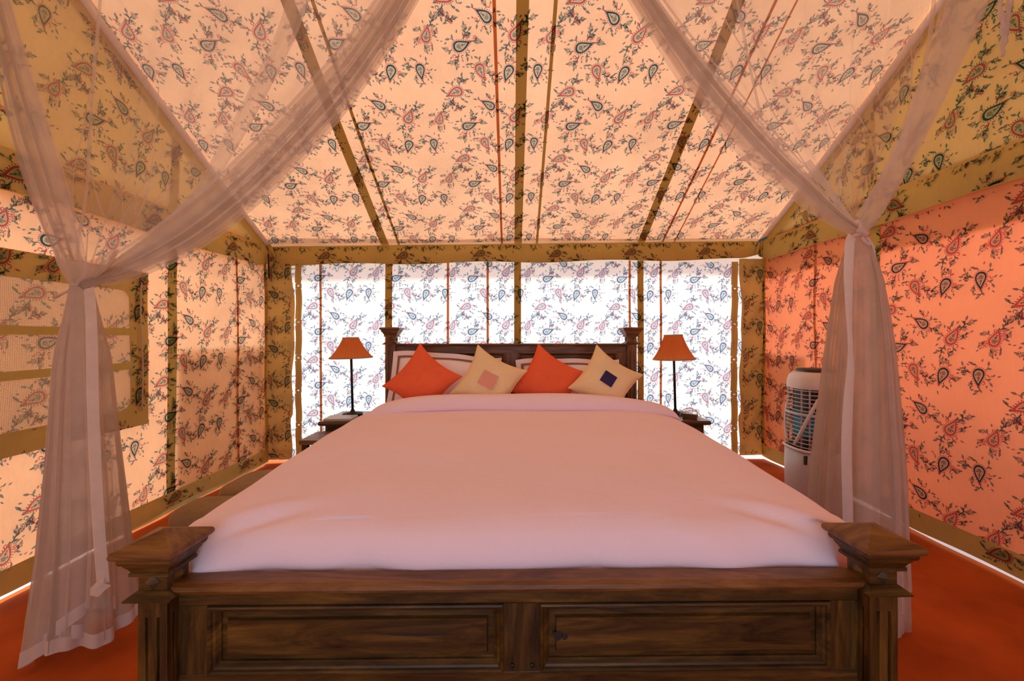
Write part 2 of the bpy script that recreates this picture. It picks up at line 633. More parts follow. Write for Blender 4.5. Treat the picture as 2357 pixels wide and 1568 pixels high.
def make_motif(seed, ring, long_sprays, body=True):
    r = random.Random(seed)
    m = Motif()
    LEAF, FILL, RING, FRI = 0, 3, ring, (2 if ring == 1 else 0)
    n = 30
    out = []
    for k in range(n):
        t = 2 * PI * k / n
        x = math.cos(t)
        y = math.sin(t) * abs(math.sin(t / 2)) ** 1.25 * 0.84
        y += 0.20 * (x + 0.3) ** 2 * (1 if x > -0.3 else 0.0)
        out.append((x * 1.08, y))
    c = (-0.28, 0.02)

    def sc(f): return [(c[0] + (p[0] - c[0]) * f, c[1] + (p[1] - c[1]) * f) for p in out]
    o1 = sc(1.0)
    if body:
        o2, o3 = sc(0.70), sc(0.68)
        b = len(m.v)
        m.v += o1 + o2
        for k in range(n):
            j = (k + 1) % n
            m.t += [(b + k, b + j, b + n + j), (b + k, b + n + j, b + n + k)]
            m.m += [RING, RING]
        b = len(m.v)
        m.v += [c] + sc(0.62)
        for k in range(n):
            m.t.append((b, b + 1 + k, b + 1 + (k + 1) % n))
            m.m.append(FILL)
        m.flower(-0.42, 0.0, 0.24, LEAF, r.random())
        m.leaf(-0.12, 0.05, 0.3, 0.36, 0.18, LEAF)
        m.leaf(-0.30, -0.22, -0.6, 0.22, 0.13, 2)
        m.leaf(0.20, 0.10, 0.25, 0.28, 0.11, 2)
        for k in range(1, n - 1):
            p, q = o1[k], o1[(k + 1) % n]
            mx, my = (p[0] + q[0]) / 2, (p[1] + q[1]) / 2
            dx, dy = mx - c[0], my - c[1]
            L = math.hypot(dx, dy)
            dx, dy = dx / L, dy / L
            wd = 0.07
            m.poly([(mx + dx * 0.05 - dy * wd, my + dy * 0.05 + dx * wd), (mx + dx * 0.05 + dy * wd, my + dy * 0.05 - dx * wd), (mx + dx * 0.25, my + dy * 0.25)], FRI)

    def spray(x, y, a, L, cur, big):
        steps = max(5, int(L / 0.10))
        pts = [(x, y)]
        ang = [a]
        an = a
        for q in range(steps):
            an += cur / steps
            x += math.cos(an) * L / steps
            y += math.sin(an) * L / steps
            pts.append((x, y))
            ang.append(an)
        mi = LEAF if r.random() < 0.8 else 2
        m.strip(pts, 0.16 if big else 0.13, mi)
        sgn = r.choice((-1, 1))
        d = 0.26
        while d < L - 0.12:
            q = int(d / L * steps)
            m.leaf(pts[q][0], pts[q][1], ang[q] + sgn * r.uniform(0.65, 1.05), r.uniform(0.42, 0.56), 0.22, LEAF if r.random() < 0.8 else 2)
            if r.random() < 0.25:
                m.flower(pts[q][0] - sgn * math.sin(ang[q]) * 0.3, pts[q][1] + sgn * math.cos(ang[q]) * 0.3, 0.27, LEAF if r.random() < 0.5 else 2, r.random())
            sgn = -sgn
            d += 0.25
        if r.random() < 0.55:
            m.leaf(x, y, an, 0.60, 0.24, LEAF)
        else:
            m.flower(x + 0.15 * math.cos(an), y + 0.15 * math.sin(an), 0.30, LEAF, r.random())
            m.leaf(x + 0.3 * math.cos(an), y + 0.3 * math.sin(an), an, 0.45, 0.2, LEAF)
        return pts, ang

    if not body:
        spray(-1.1, -0.3, 0.5, 1.7, -0.7, True)
        spray(-0.3, 0.1, 1.6, 0.8, 0.6, False)
        spray(-0.2, 0.1, -1.0, 0.7, 0.9, False)
        return (np.array(m.v, float), np.array(m.t, int), np.array(m.m, int))
    ns = 6
    base = r.random() * 6.28
    for i in range(ns):
        a = base + i * 2 * PI / ns + r.uniform(-0.15, 0.15)
        big = i in long_sprays
        k = min(range(n), key=lambda q: abs(((math.atan2(o1[q][1] - c[1], o1[q][0] - c[0]) - a + PI) % (2 * PI)) - PI))
        dx, dy = o1[k][0] - c[0], o1[k][1] - c[1]
        Ld = math.hypot(dx, dy)
        x, y = c[0] + dx / Ld * (Ld + 0.22), c[1] + dy / Ld * (Ld + 0.22)
        turn = r.choice((-1, 1))
        pts, ang = spray(x, y, a - turn * 0.35, r.uniform(1.0, 1.4) if big else r.uniform(0.42, 0.68), turn * r.uniform(0.7, 1.5), big)
        if big:
            q = len(pts) // 2
            spray(pts[q][0], pts[q][1], ang[q] - turn * 1.0, 0.5, turn * 0.5, False)
        a2 = a + PI / ns
        k = min(range(n), key=lambda q: abs(((math.atan2(o1[q][1] - c[1], o1[q][0] - c[0]) - a2 + PI) % (2 * PI)) - PI))
        dx, dy = o1[k][0] - c[0], o1[k][1] - c[1]
        Ld = math.hypot(dx, dy)
        x, y = c[0] + dx / Ld * (Ld + 0.42), c[1] + dy / Ld * (Ld + 0.42)
        if r.random() < 0.6:
            m.curl(x, y, a2 - 0.5, 0.24, LEAF if r.random() < 0.6 else 2, r.choice((-1, 1)))
        m.leaf(x + 0.35 * math.cos(a2), y + 0.35 * math.sin(a2), a2 + r.uniform(-0.9, 0.9), r.uniform(0.36, 0.5), 0.18, LEAF if r.random() < 0.7 else 2)
        if r.random() < 0.3:
            m.leaf(x + 0.85 * math.cos(a2), y + 0.85 * math.sin(a2), a2 + r.uniform(-0.9, 0.9), r.uniform(0.32, 0.42), 0.16, LEAF if r.random() < 0.7 else 2)
    return (np.array(m.v, float), np.array(m.t, int), np.array(m.m, int))


MOTIFS = [  # u, v (m within the repeat), tip angle, scale, motif
    (0.05, 0.50, -102, 0.0462, make_motif(11, 1, (1,))),
    (0.25, 0.375, -170, 0.0514, make_motif(12, 2, (0, 3))),
    (0.13, 0.19, 58, 0.0437, make_motif(13, 2, (2,))),
    (0.47, 0.29, 135, 0.0475, make_motif(14, 1, (5,))),
    (0.33, 0.13, 8, 0.0514, make_motif(15, 1, (1, 4))),
    (0.43, 0.50, -80, 0.0488, make_motif(16, 2, (4,))),
    (0.60, 0.49, -122, 0.0501, make_motif(17, 1, ())),
    (0.66, 0.20, 48, 0.0514, make_motif(18, 2, (2, 5))),
    (0.27, 0.27, 20, 0.0400, make_motif(19, 2, (), False)),
]
TU, TV = 0.74, 0.52


def print_on(name, key, u0, u1, v0, v1, parent, off=0.007, du=0.0, dv=0.0, flip=1, keep=None, surf=None):
    V, T, Mi = [], [], []
    base = 0
    for i in range(int(math.floor(u0 / TU)) - 1, int(math.ceil(u1 / TU)) + 2):
        for j in range(int(math.floor(v0 / TV)) - 1, int(math.ceil(v1 / TV)) + 2):
            for (mu, mv, an, sc, (mvz, mt, mm)) in MOTIFS:
                cu, cv = i * TU + mu * flip + du, j * TV + mv + dv
                if cu < u0 - 0.15 or cu > u1 + 0.15 or cv < v0 - 0.15 or cv > v1 + 0.15:
                    continue
                a = math.radians(an)
                x = (mvz[:, 0] * math.cos(a) - mvz[:, 1] * math.sin(a)) * sc * flip + cu
                y = (mvz[:, 0] * math.sin(a) + mvz[:, 1] * math.cos(a)) * sc + cv
                ok = (x > u0) & (x < u1) & (y > v0) & (y < v1)
                if keep is not None:
                    ok &= keep(x, y)
                tk = ok[mt].all(1)
                if not tk.any():
                    continue
                pts = surf(x, y) if surf is not None else lift(key, x, y, off)
                V.append(pts)
                T.append(mt[tk] + base)
                Mi.append(mm[tk])
                base += len(pts)
    if not V:
        return None
    V, T, Mi = np.vstack(V), np.vstack(T), np.concatenate(Mi)
    used, inv = np.unique(T, return_inverse=True)
    V, T = V[used], inv.reshape(T.shape)
    me = bpy.data.meshes.new(name)
    me.vertices.add(len(V))
    me.vertices.foreach_set('co', V.astype(np.float32).ravel())
    me.loops.add(T.size)
    me.loops.foreach_set('vertex_index', T.astype(np.int32).ravel())
    me.polygons.add(len(T))
    me.polygons.foreach_set('loop_start', np.arange(0, T.size, 3, dtype=np.int32))
    for k in ('leaf', 'teal', 'pink', 'pale', 'heart'):
        me.materials.append(M[k])
    me.polygons.foreach_set('material_index', Mi.astype(np.int32))
    me.update(calc_edges=True)
    o = bpy.data.objects.new(name, me)
    COL.objects.link(o)
    o.parent = parent
    o['kind'] = 'stuff'
    return o


# ------------------------------------------------------------------ ground, floor
g = MB()
g.add([(-40, -40, -0.045), (40, -40, -0.045), (40, 40, -0.045), (-40, 40, -0.045)], [(0, 1, 2, 3)])
tag(g.build('ground', M['ground']), kind='structure')
f = MB()
nx, ny = 60, 70
rows = []
for j in range(ny):
    y = FRONT_Y + (4.16 - FRONT_Y) * j / (ny - 1)
    rows.append([(XL - 0.02 + (XR - XL + 0.04) * i / (nx - 1), y, 0.004 * math.sin(3 * y + 2.1 * i * 0.09) + 0.003 * math.sin(11 * y + i * 0.37) - 0.004) for i in range(nx)])
f.grid(rows)
floor = f.build('floor', M['carpet'], smooth=True)
tag(floor, kind='structure')

# ------------------------------------------------------------------ ceiling (two roof slopes)
SMAX = (4.08 - RIDGE_Y) / CA
ceil = sheet('ceiling', 'roof', XL, XR, -0.02, SMAX, M['roof'], res=0.08)
tag(ceil, kind='structure')
print_on('paisley_print', 'roof', XL + 0.02, XR - 0.02, 0.05, 3.15, ceil, du=0.11, dv=0.13)
for x, wd in ((0.06, 0.072), (-1.235, 0.075), (1.285, 0.075)):
    sheet('seam_tape', 'roof', x - wd / 2, x + wd / 2, 0, SMAX, M['tape'], ceil, off=0.004, res=0.07)
for x, wd in ((-0.10, 0.02), (0.245, 0.022), (-1.10, 0.022), (1.50, 0.018), (1.62, 0.012)):
    sheet('seam', 'roof', x - wd / 2, x + wd / 2, 0, SMAX, M['orange_seam' if wd < 0.021 else 'tape'], ceil, off=0.004, res=0.07)
for x, sg in ((XL + 0.035, 1), (XR - 0.035, -1)):
    vs = np.linspace(0.02, SMAX, 40)
    pts = lift('roof', np.full_like(vs, x), vs, 0.03) + np.stack([sg * 0.06 * 0.5 * vs * SA, 0 * vs, 0 * vs], -1)
    t = MB().tube([tuple(p) for p in pts], 0.024, 10).build('edge_sleeve', M['sleeve'], ceil, smooth=True)
    # tape that binds the gable to the roof, below the sleeve
    rows = []
    for v in vs:
        p = lift('roof', np.array([x]), np.array([v]), 0.0)[0]
        sx = sg * 0.06 * 0.5 * v * SA
        rows.append([(p[0] + sx * 0.7 - sg * 0.005, p[1], p[2] - 0.045), (p[0] + sx * 0.7 - sg * 0.010, p[1], p[2] - 0.135)])
    MB().grid(rows).build('edge_tape', M['tape'], ceil)
# front slope, behind the camera
fr = MB()
zr = float(zroof(0, RIDGE_Y))
rd = 4.08 - RIDGE_Y
fr.add([(XL - 0.03, yb(XL) - rd + 0.06, ze(XL) + ROOF_K * rd + 0.02), (XR + 0.03, yb(XR) - rd + 0.06, ze(XR) + ROOF_K * rd + 0.02), (XR + 0.03, FRONT_Y, 2.16), (XL - 0.03, FRONT_Y, 2.09)], [(0, 1, 2, 3)])
fr.build('front_slope', M['front'], ceil)

# ------------------------------------------------------------------ back wall
wb = sheet('wall_back', 'back', XL - 0.02, XR + 0.02, 0.02, 2.24, M['back'], res=0.06)
tag(wb, kind='structure')
print_on('paisley_print', 'back', XL + 0.02, XR - 0.02, 0.05, 1.97, wb, off=0.014, du=0.03, dv=0.10)
for x, wd in ((-1.205, 0.068), (0.055, 0.068), (1.285, 0.062)):
    sheet('seam_tape', 'back', x - wd / 2, x + wd / 2, 0.02, 1.98, M['tape'], wb, off=0.006)
for x in (-1.86, -0.63, -0.24, 1.175, 1.49):
    sheet('seam', 'back', x - 0.011, x + 0.011, 0.02, 1.98, M['orange_seam'], wb, off=0.006)


def hole_strip(key, x0, x1, z0, z1, holes, off):
    """a strip of cloth with round eyelet holes"""
    mb = MB()
    xc = (x0 + x1) / 2
    hw = (x1 - x0) / 2
    zs = sorted(holes)
    cur = z0

    def pt(x, z): return tuple(lift(key, np.array([x]), np.array([z]), off)[0])

    def plain(a, b):
        n = max(1, int((b - a) / 0.07))
        rows = []
        for k in range(n + 1):
            z = a + (b - a) * k / n
            wv = 0.004 * math.sin(17 * z)
            rows.append([pt(x0 + wv, z), pt(xc + wv, z), pt(x1 + wv, z)])
        mb.grid(rows)
    for z in zs:
        plain(cur, z - hw)
        n = 16
        inn, out = [], []
        for k in range(n):
            a = 2 * PI * (k + 0.5) / n
            c, s = math.cos(a), math.sin(a)
            q = 1 / max(abs(c), abs(s))
            inn.append(pt(xc + 0.0085 * c, z + 0.0085 * s))
            out.append(pt(xc + hw * c * q, z + hw * s * q))
        fs = [(k, (k + 1) % n, n + (k + 1) % n, n + k) for k in range(n)]
        mb.add(inn + out, fs)
        cur = z + hw
    plain(cur, z1)
    return mb


def torus(c, R, r, axis='Y', n=16, k=6):
    mb = MB()
    pts = []
    for i in range(n):
        a = 2 * PI * i / n
        ring = []
        for j in range(k):
            b = 2 * PI * j / k
            rr = R + r * math.cos(b)
            x, y, z = rr * math.cos(a), r * math.sin(b), rr * math.sin(a)
            ring.append((c[0] + (x if axis == 'Y' else y), c[1] + (y if axis == 'Y' else x), c[2] + z))
        pts.append(ring)
    pts.append(pts[0])
    mb.grid(pts, closed=True)
    return mb


for side, x0, x1, wing0, wing1, zs in (
        ('left', -2.095, -2.035, XL, -2.115, (1.71, 1.36, 1.015, 0.70, 0.365)),
        ('right', 2.195, 2.262, 2.285, XR, (1.70, 1.345, 0.99, 0.64, 0.30))):
    hs = hole_strip('back', x0, x1, 0.03, 1.97, zs, 0.022).build('eyelet_strip', M['double'], wb)
    for z in zs:
        c = lift('back', np.array([(x0 + x1) / 2]), np.array([z]), 0.024)[0]
        torus(c, 0.0105, 0.003).build('eyelet', M['steel'], hs, smooth=True)
    xc = (x0 + x1) / 2
    zz = np.linspace(0.05, 1.95, 30)
    MB().tube([tuple(lift('back', np.array([xc + 0.003 * math.sin(9 * z)]), np.array([z]), 0.026)[0]) for z in zz if min(abs(z - h) for h in zs) > 0.0], 0.0022, 5).build('lacing_cord', M['rope'], hs)
    # side wing of doubled cloth, its edge slightly ragged
    rows = []
    for z in np.linspace(0.03, 2.0, 46):
        ed = 0.010 * math.sin(5 * z + 1) + 0.006 * math.sin(13 * z) - (0.02 if z < 0.45 else 0)
        a, b = (wing0, wing1 + ed) if side == 'left' else (wing0 + ed, wing1)
        rows.append([tuple(lift('back', np.array([a + (b - a) * k / 5]), np.array([z]), 0.028 + 0.012 * math.sin(3 * k + 2 * z))[0]) for k in range(6)])
    wg = MB().grid(rows).build('side_wing', M['wing'], wb, smooth=True)
    print_on('paisley_print', 'back', min(wing0, wing1) + 0.015, max(wing0, wing1) - 0.01, 0.05, 1.95, wb, off=0.048, du=0.2, dv=0.3)

# ------------------------------------------------------------------ side walls (lower wall + gable)
SHY = 0.75   # side walls carry print from here on towards the back


def side_wall(side):
    key = side
    X = XL if side == 'left' else XR
    ybk = YL if side == 'left' else YR
    zeX = float(ze(X))
    edge = (lambda U: 0.008 * np.sin(4.3 * U + 1) + 0.006 * np.sin(9 * U))
    wl = sheet('wall_' + side, key, FRONT_Y, ybk, 0.035, zeX + 0.01, M[side], res=0.08, edge=edge)
    tag(wl, kind='structure')
    # gable above the eave
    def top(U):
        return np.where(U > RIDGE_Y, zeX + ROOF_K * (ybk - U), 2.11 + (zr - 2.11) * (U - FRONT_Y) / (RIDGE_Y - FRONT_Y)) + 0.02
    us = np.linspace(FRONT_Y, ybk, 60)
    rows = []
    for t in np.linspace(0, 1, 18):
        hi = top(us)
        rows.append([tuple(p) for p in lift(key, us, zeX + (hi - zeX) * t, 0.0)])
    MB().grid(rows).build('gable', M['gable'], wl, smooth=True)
    du, dv, fl = (0.3, 0.02, 1) if side == 'left' else (0.05, -0.02, -1)
    print_on('paisley_print', key, SHY, ybk - 0.02, 0.06, 1.98, wl, off=0.010, du=du, dv=dv, flip=fl)
    print_on('paisley_print', key, SHY, ybk - 0.02, zeX, 3.9, wl, off=0.010, du=du + 0.2, dv=dv + 0.2, flip=fl,
             keep=lambda x, y: y < zeX + ROOF_K * (ybk - x) - 0.14)
    # seam tapes and seams
    for y, wd, mat in ((2.86, 0.075, 'tape'), (ybk - 0.045, 0.05, 'tape')):
        sheet('seam_tape', key, y - wd / 2, y + wd / 2, 0.05, zeX, M[mat], wl, off=0.005)
    sheet('seam_tape', key, 2.86 - 0.0375, 2.86 + 0.0375, zeX, zeX + ROOF_K * (ybk - 2.86) - 0.03, M['tape'], wl, off=0.005)
    for y in ((3.54,) if side == 'left' else (3.42, 3.05)):
        sheet('seam', key, y - 0.012, y + 0.012, 0.05, zeX, M['orange_seam'], wl, off=0.005)
    # hem at the foot of the wall
    hem = sheet('baseboard_' + side, key, FRONT_Y, ybk - 0.03, 0.030, 0.145, M['double'], None, off=0.012, res=0.05, edge=edge)
    tag(hem, kind='structure')
    print_on('paisley_print', key, SHY, ybk - 0.05, 0.05, 0.14, hem, off=0.019, du=du + 0.1, dv=0.25, flip=fl)
    return wl


wall_l = side_wall('left')
wall_r = side_wall('right')


def outer_sheet(parent, key, u0, u1, v0, v1, off, name):
    return sheet(name, key, u0, u1, v0, v1, M['fly'], parent, off=-off, res=0.1)


# outside the cloth: the hanging edge of the fly, and added sheets standing in for unseen objects that shade the walls
outer_sheet(wall_r, 'right', FRONT_Y, YR, 1.79, 2.20, 0.015, 'outer_fly_edge')
outer_sheet(wall_l, 'left', FRONT_Y, YL, 1.86, 2.12, 0.05, 'outer_fly_edge')
outer_sheet(wall_r, 'right', 3.55, YR, 0.05, 1.04, 0.02, 'outer_shade_sheet')
outer_sheet(wall_l, 'left', 2.92, 3.98, 0.05, 1.12, 0.02, 'outer_shade_sheet')
MB().box(XL - 0.16, XL - 0.05, 2.55, 4.2, -0.05, 0.07).build('gap_block_kerb', M['mud'], wall_l, bevel=0.02)  # kerb added outside to darken the bright gap under the left wall
MB().grid([[(x, float(yb(x)) + q, float(ze(x)) + 0.03 - 0.565 * q) for x in np.linspace(XL - 0.2, XR + 0.2, 20)] for q in (0.0, 0.12, 0.24)]).build('outer_fly_edge', M['fly'], wb)
light_block_wall = MB().box(XR + 0.55, XR + 0.75, -2.0, 3.6, -0.05, 0.55).build('light_block_wall', M['mud'], wall_r, bevel=0.02)  # unseen wall added to block ground light from the lower right cloth

# front wall with an open doorway behind the camera
fw = MB()
for x0, x1, z0, z1 in ((XL, -1.35, 0.0, 2.1), (1.5, XR, 0.0, 2.1), (-1.35, 1.5, 2.0, 2.1)):
    fw.add([(x0, FRONT_Y, z0), (x1, FRONT_Y, z0), (x1, FRONT_Y, z1), (x0, FRONT_Y, z1)], [(0, 1, 2, 3)])
tag(fw.build('wall_front', M['front']), kind='structure')

# ------------------------------------------------------------------ valances (trim_1 back, trim_2 left, trim_3 right)
def val_surf(kind):
    def fn(u, t):
        u, t = np.asarray(u, float), np.asarray(t, float)      # t: metres below the eave
        if kind == 'back':
            L0, L1 = XL, XR
        else:
            L0, L1 = 0.4, (YL if kind == 'left' else YR)
        # gathered at the corners
        e = np.minimum(np.abs(u - L1), np.abs(u - L0) if kind == 'back' else 9.0)
        g = np.clip(e / 0.22, 0, 1) ** 0.6
        tt = t * (0.55 + 0.45 * g) + 0.010 * np.sin(u * 5.0) * t / 0.17
        bulge = 0.035 + 0.030 * np.sin(np.clip(t / 0.17, 0, 1) * PI * 0.9) * (0.5 + 0.5 * g) + 0.006 * np.sin(u * 23 + 9 * t) * (1.3 - g)
        if kind == 'back':
            return np.stack([u, yb(u) - bulge, ze(u) - 0.01 - tt], -1)
        X = XL if kind == 'left' else XR
        sg = 1 if kind == 'left' else -1
        return np.stack([X + sg * bulge, u, float(ze(X)) - 0.005 - tt * 1.12 - 0.02 * np.sin(np.clip((L1 - u) / 1.2, 0, 1) * PI)], -1)
    return fn


for n_, kind in ((1, 'back'), (2, 'left'), (3, 'right')):
    fn = val_surf(kind)
    u0, u1 = (XL + 0.01, XR - 0.01) if kind == 'back' else (0.4, (YL if kind == 'left' else YR) - 0.02)
    us = np.linspace(u0, u1, 130)
    rows = [[tuple(p) for p in fn(us, np.full_like(us, t))] for t in np.linspace(-0.01, 0.17, 9)]
    tr = MB().grid(rows).build('trim_%d' % n_, M['double'], smooth=True)
    tag(tr, kind='structure')
    nrm = {'back': (0, -1, 0), 'left': (1, 0, 0), 'right': (-1, 0, 0)}[kind]
    print_on('paisley_print', None, u0 + 0.02, u1 - 0.02, 0.0, 0.168, tr, du=0.17, dv=-0.30, flip=1,
             surf=lambda x, y, fn=fn, nrm=nrm: fn(x, 0.17 - y) + np.array(nrm) * 0.008)
    # stitched hem line at the lower edge
    MB().tube([tuple(p) for p in fn(us, np.full_like(us, 0.168))], 0.004, 5).build('hem_cord', M['tape'], tr)
# light slit and ties at the corners
tr1 = bpy.data.objects['trim_1']
for (x, y, z, mat, nm) in ((XL + 0.06, YL - 0.08, 2.06, 'double', 'gather'), (XR - 0.07, YR - 0.09, 2.12, 'double', 'gather')):
    k = MB()
    for i in range(5):
        a = i * 1.3
        k.tube([(x, y, z + 0.02), (x + 0.02 * math.cos(a), y - 0.012, z), (x + 0.035 * math.cos(a), y - 0.018, z - 0.035), (x + 0.05 * math.cos(a), y - 0.01, z - 0.085)], 0.012, 6)
    k.build(nm, M[mat], tr1, smooth=True)
MB().tube([P(1746, 556, 3.9), P(1752, 552, 3.89), P(1757, 550, 3.88), P(1764, 547, 3.9)], 0.011, 6).build('blue_cord', M['bluerope'], tr1, smooth=True)
MB().tube([P(617, 585, 3.82), P(618, 600, 3.86), P(619, 640, 3.93)], 0.008, 6).build('corner_rope', M['dark'], tr1, smooth=True)

# ------------------------------------------------------------------ window in the left wall
WY0, WY1, WZ0, WZ1 = 1.10, 2.66, 0.66, 1.63
OY0, OY1, OZ0, OZ1 = 1.22, 2.53, 0.775, 1.50
win = empty('window_1', (XL, 1.9, 0.66))
tag(win, kind='structure')


def keep_world(o, parent):
    o.parent = parent
    o.matrix_parent_inverse = Matrix.Translation(-Vector(parent.location)) if parent.rotation_euler.z == 0 else parent.matrix_world.inverted()


def win_frame():
    mb = MB()
    n = 12
    inn, out = [], []
    rr = 0.06
    cs = [(OY1 - rr, OZ1 - rr, 0), (OY0 + rr, OZ1 - rr, 90), (OY0 + rr, OZ0 + rr, 180), (OY1 - rr, OZ0 + rr, 270)]
    oc = [(WY1, WZ1), (WY0, WZ1), (WY0, WZ0), (WY1, WZ0)]
    for (cy, cz, a0), (oy, oz) in zip(cs, oc):
        for k in range(5):
            a = math.radians(a0 + 90 * k / 4)
            inn.append((cy + rr * math.cos(a), cz + rr * math.sin(a)))
            out.append((oy, oz))
    # add points along the straight runs for the cloth to follow the wall
    ii, oo = [], []
    m = len(inn)
    for k in range(m):
        j = (k + 1) % m
        seg = 8 if (k % 5) == 4 else 1
        for s in range(seg):
            t = s / seg
            ii.append((inn[k][0] + (inn[j][0] - inn[k][0]) * t, inn[k][1] + (inn[j][1] - inn[k][1]) * t))
            oo.append((out[k][0] + (out[j][0] - out[k][0]) * t, out[k][1] + (out[j][1] - out[k][1]) * t))
    vi = lift('left', np.array([p[0] for p in ii]), np.array([p[1] for p in ii]), 0.022)
    vo = lift('left', np.array([p[0] for p in oo]), np.array([p[1] for p in oo]), 0.018)
    q = len(ii)
    mb.add(list(map(tuple, vi)) + list(map(tuple, vo)), [(k, (k + 1) % q, q + (k + 1) % q, q + k) for k in range(q)])
    return mb


wf = win_frame().build('window_frame', M['double'])
keep_world(wf, win)
pr = print_on('paisley_print', 'left', WY0, WY1, WZ0, WZ1, None, off=0.028, du=0.5, dv=0.36,
              keep=lambda x, y: ~((x > OY0) & (x < OY1 - 0.0) & (y > OZ0) & (y < OZ1)))
keep_world(pr, win)
sc_ = sheet('window_screen', 'left', OY0 - 0.02, OY1 + 0.02, OZ0 - 0.02, OZ1 + 0.02, screen_mat('window_gauze'), None, off=0.016)
keep_world(sc_, win)
for zc, sl in ((1.25, 0.0), (1.035, 0.01)):
    us = np.linspace(OY0, OY1 + 0.01, 20)
    rows = [[tuple(p) for p in lift('left', us, np.full_like(us, zc + dz) + sl * (us - 1.9), 0.026)] for dz in (-0.021, 0.021)]
    b = MB().grid(rows).build('window_bar', M['tape'])
    keep_world(b, win)
cu = 2.60
cp = [tuple(lift('left', np.array([cu + 0.004 * math.sin(8 * z)]), np.array([z]), 0.032)[0]) for z in np.linspace(1.56, 0.75, 14)]
c_ = MB().tube(cp, 0.0045, 7).build('window_cord', M['rope'], smooth=True)
keep_world(c_, win)
e_ = torus(cp[0], 0.012, 0.003, 'X').build('window_eyelet', M['bolt'], smooth=True)
keep_world(e_, win)

# ------------------------------------------------------------------ bed
BX, BY, BROT = 0.025, 1.045, math.radians(0.75)
bed = empty('bed', (BX, BY, 0), BROT)
tag(bed, 'dark carved wooden double bed with panelled footboard and square capped posts', 'bed')
PW, PL = 0.895, 2.05        # half post spacing, length between post centres


def post(cx, cy, ztop, name, ysign, zc_flute, peak=0.028, wx='wood_x', wz='wood_z'):
    """square post: fluted shaft, collar, block with diamonds, stepped cap"""
    h = 0.035
    o = MB()
    zs = ztop - 0.127
    # fluted cross-section
    poly = []
    nt_ = [(-0.4, 0), (0.4, 0)]

    def side(p0, p1):
        d = (p1[0] - p0[0], p1[1] - p0[1])
        L = math.hypot(*d)
        d = (d[0] / L, d[1] / L)
        nrm = (-d[1], d[0])
        pts = [p0]
        for c in (L * 0.30, L * 0.70):
            for q, dep in ((-0.004, 0), (-0.0025, 0.006), (0.0025, 0.006), (0.004, 0)):
                pts.append((p0[0] + d[0] * (c + q) + nrm[0] * dep, p0[1] + d[1] * (c + q) + nrm[1] * dep))
        return pts
    cs = [(cx - h, cy - h), (cx + h, cy - h), (cx + h, cy + h), (cx - h, cy + h)]
    for k in range(4):
        poly += side(cs[k], cs[(k + 1) % 4])
    o.square([(h, 0.0), (h, zc_flute)], cx, cy)
    o.prism(poly, zc_flute, zs - 0.045)
    o.square([(h, zs - 0.045), (h, zs)], cx, cy)
    pst = o.build(name, M[wz], bed)
    c = MB()
    c.square([(h, zs), (0.055, zs + 0.002), (0.056, zs + 0.006), (h + 0.002, zs + 0.02), (h, zs + 0.021)], cx, cy)
    c.build('collar', M[wx], pst)
    c = MB()
    c.square([(h - 0.001, zs + 0.019), (h - 0.001, zs + 0.06)], cx, cy)
    zc = zs + 0.040
    for sx, sy in ((0, -1), (1, 0), (-1, 0)):
        q = 0.019
        if sy:
            vs = [(cx - q, cy + sy * h, zc), (cx, cy + sy * h, zc - q), (cx + q, cy + sy * h, zc), (cx, cy + sy * h, zc + q), (cx, cy + sy * (h + 0.011), zc)]
        else:
            vs = [(cx + sx * h, cy - q, zc), (cx + sx * h, cy, zc - q), (cx + sx * h, cy + q, zc), (cx + sx * h, cy, zc + q), (cx + sx * (h + 0.011), cy, zc)]
        c.add(vs, [(0, 1, 4), (1, 2, 4), (2, 3, 4), (3, 0, 4)])
    c.build('diamond_block', M[wx], pst)
    c = MB()
    c.square([(h, zs + 0.058), (0.047, zs + 0.060), (0.047, zs + 0.068), (0.044, zs + 0.070), (0.048, zs + 0.078), (0.054, zs + 0.086), (0.055, zs + 0.092),
              (0.060, zs + 0.093), (0.063, zs + 0.100), (0.063, zs + 0.106), (0.058, zs + 0.109)], cx, cy)
    c.build('cap_moulding', M[wx], pst)
    c = MB()
    c.square([(0.058, zs + 0.107), (0.070, zs + 0.109), (0.074, zs + 0.115), (0.074, zs + 0.121), (0.071, zs + 0.127), (0.0015, zs + 0.127 + peak)], cx, cy)
    c.build('post_cap', M['wood_cap'], pst, bevel=0.002)
    return pst


post(-PW, 0.0, 0.712, 'foot_post', -1, 0.10)
post(PW, 0.0, 0.712, 'foot_post', -1, 0.10)
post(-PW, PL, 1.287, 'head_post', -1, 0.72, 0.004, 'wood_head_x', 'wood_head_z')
post(PW, PL, 1.287, 'head_post', -1, 0.72, 0.004, 'wood_head_x', 'wood_head_z')

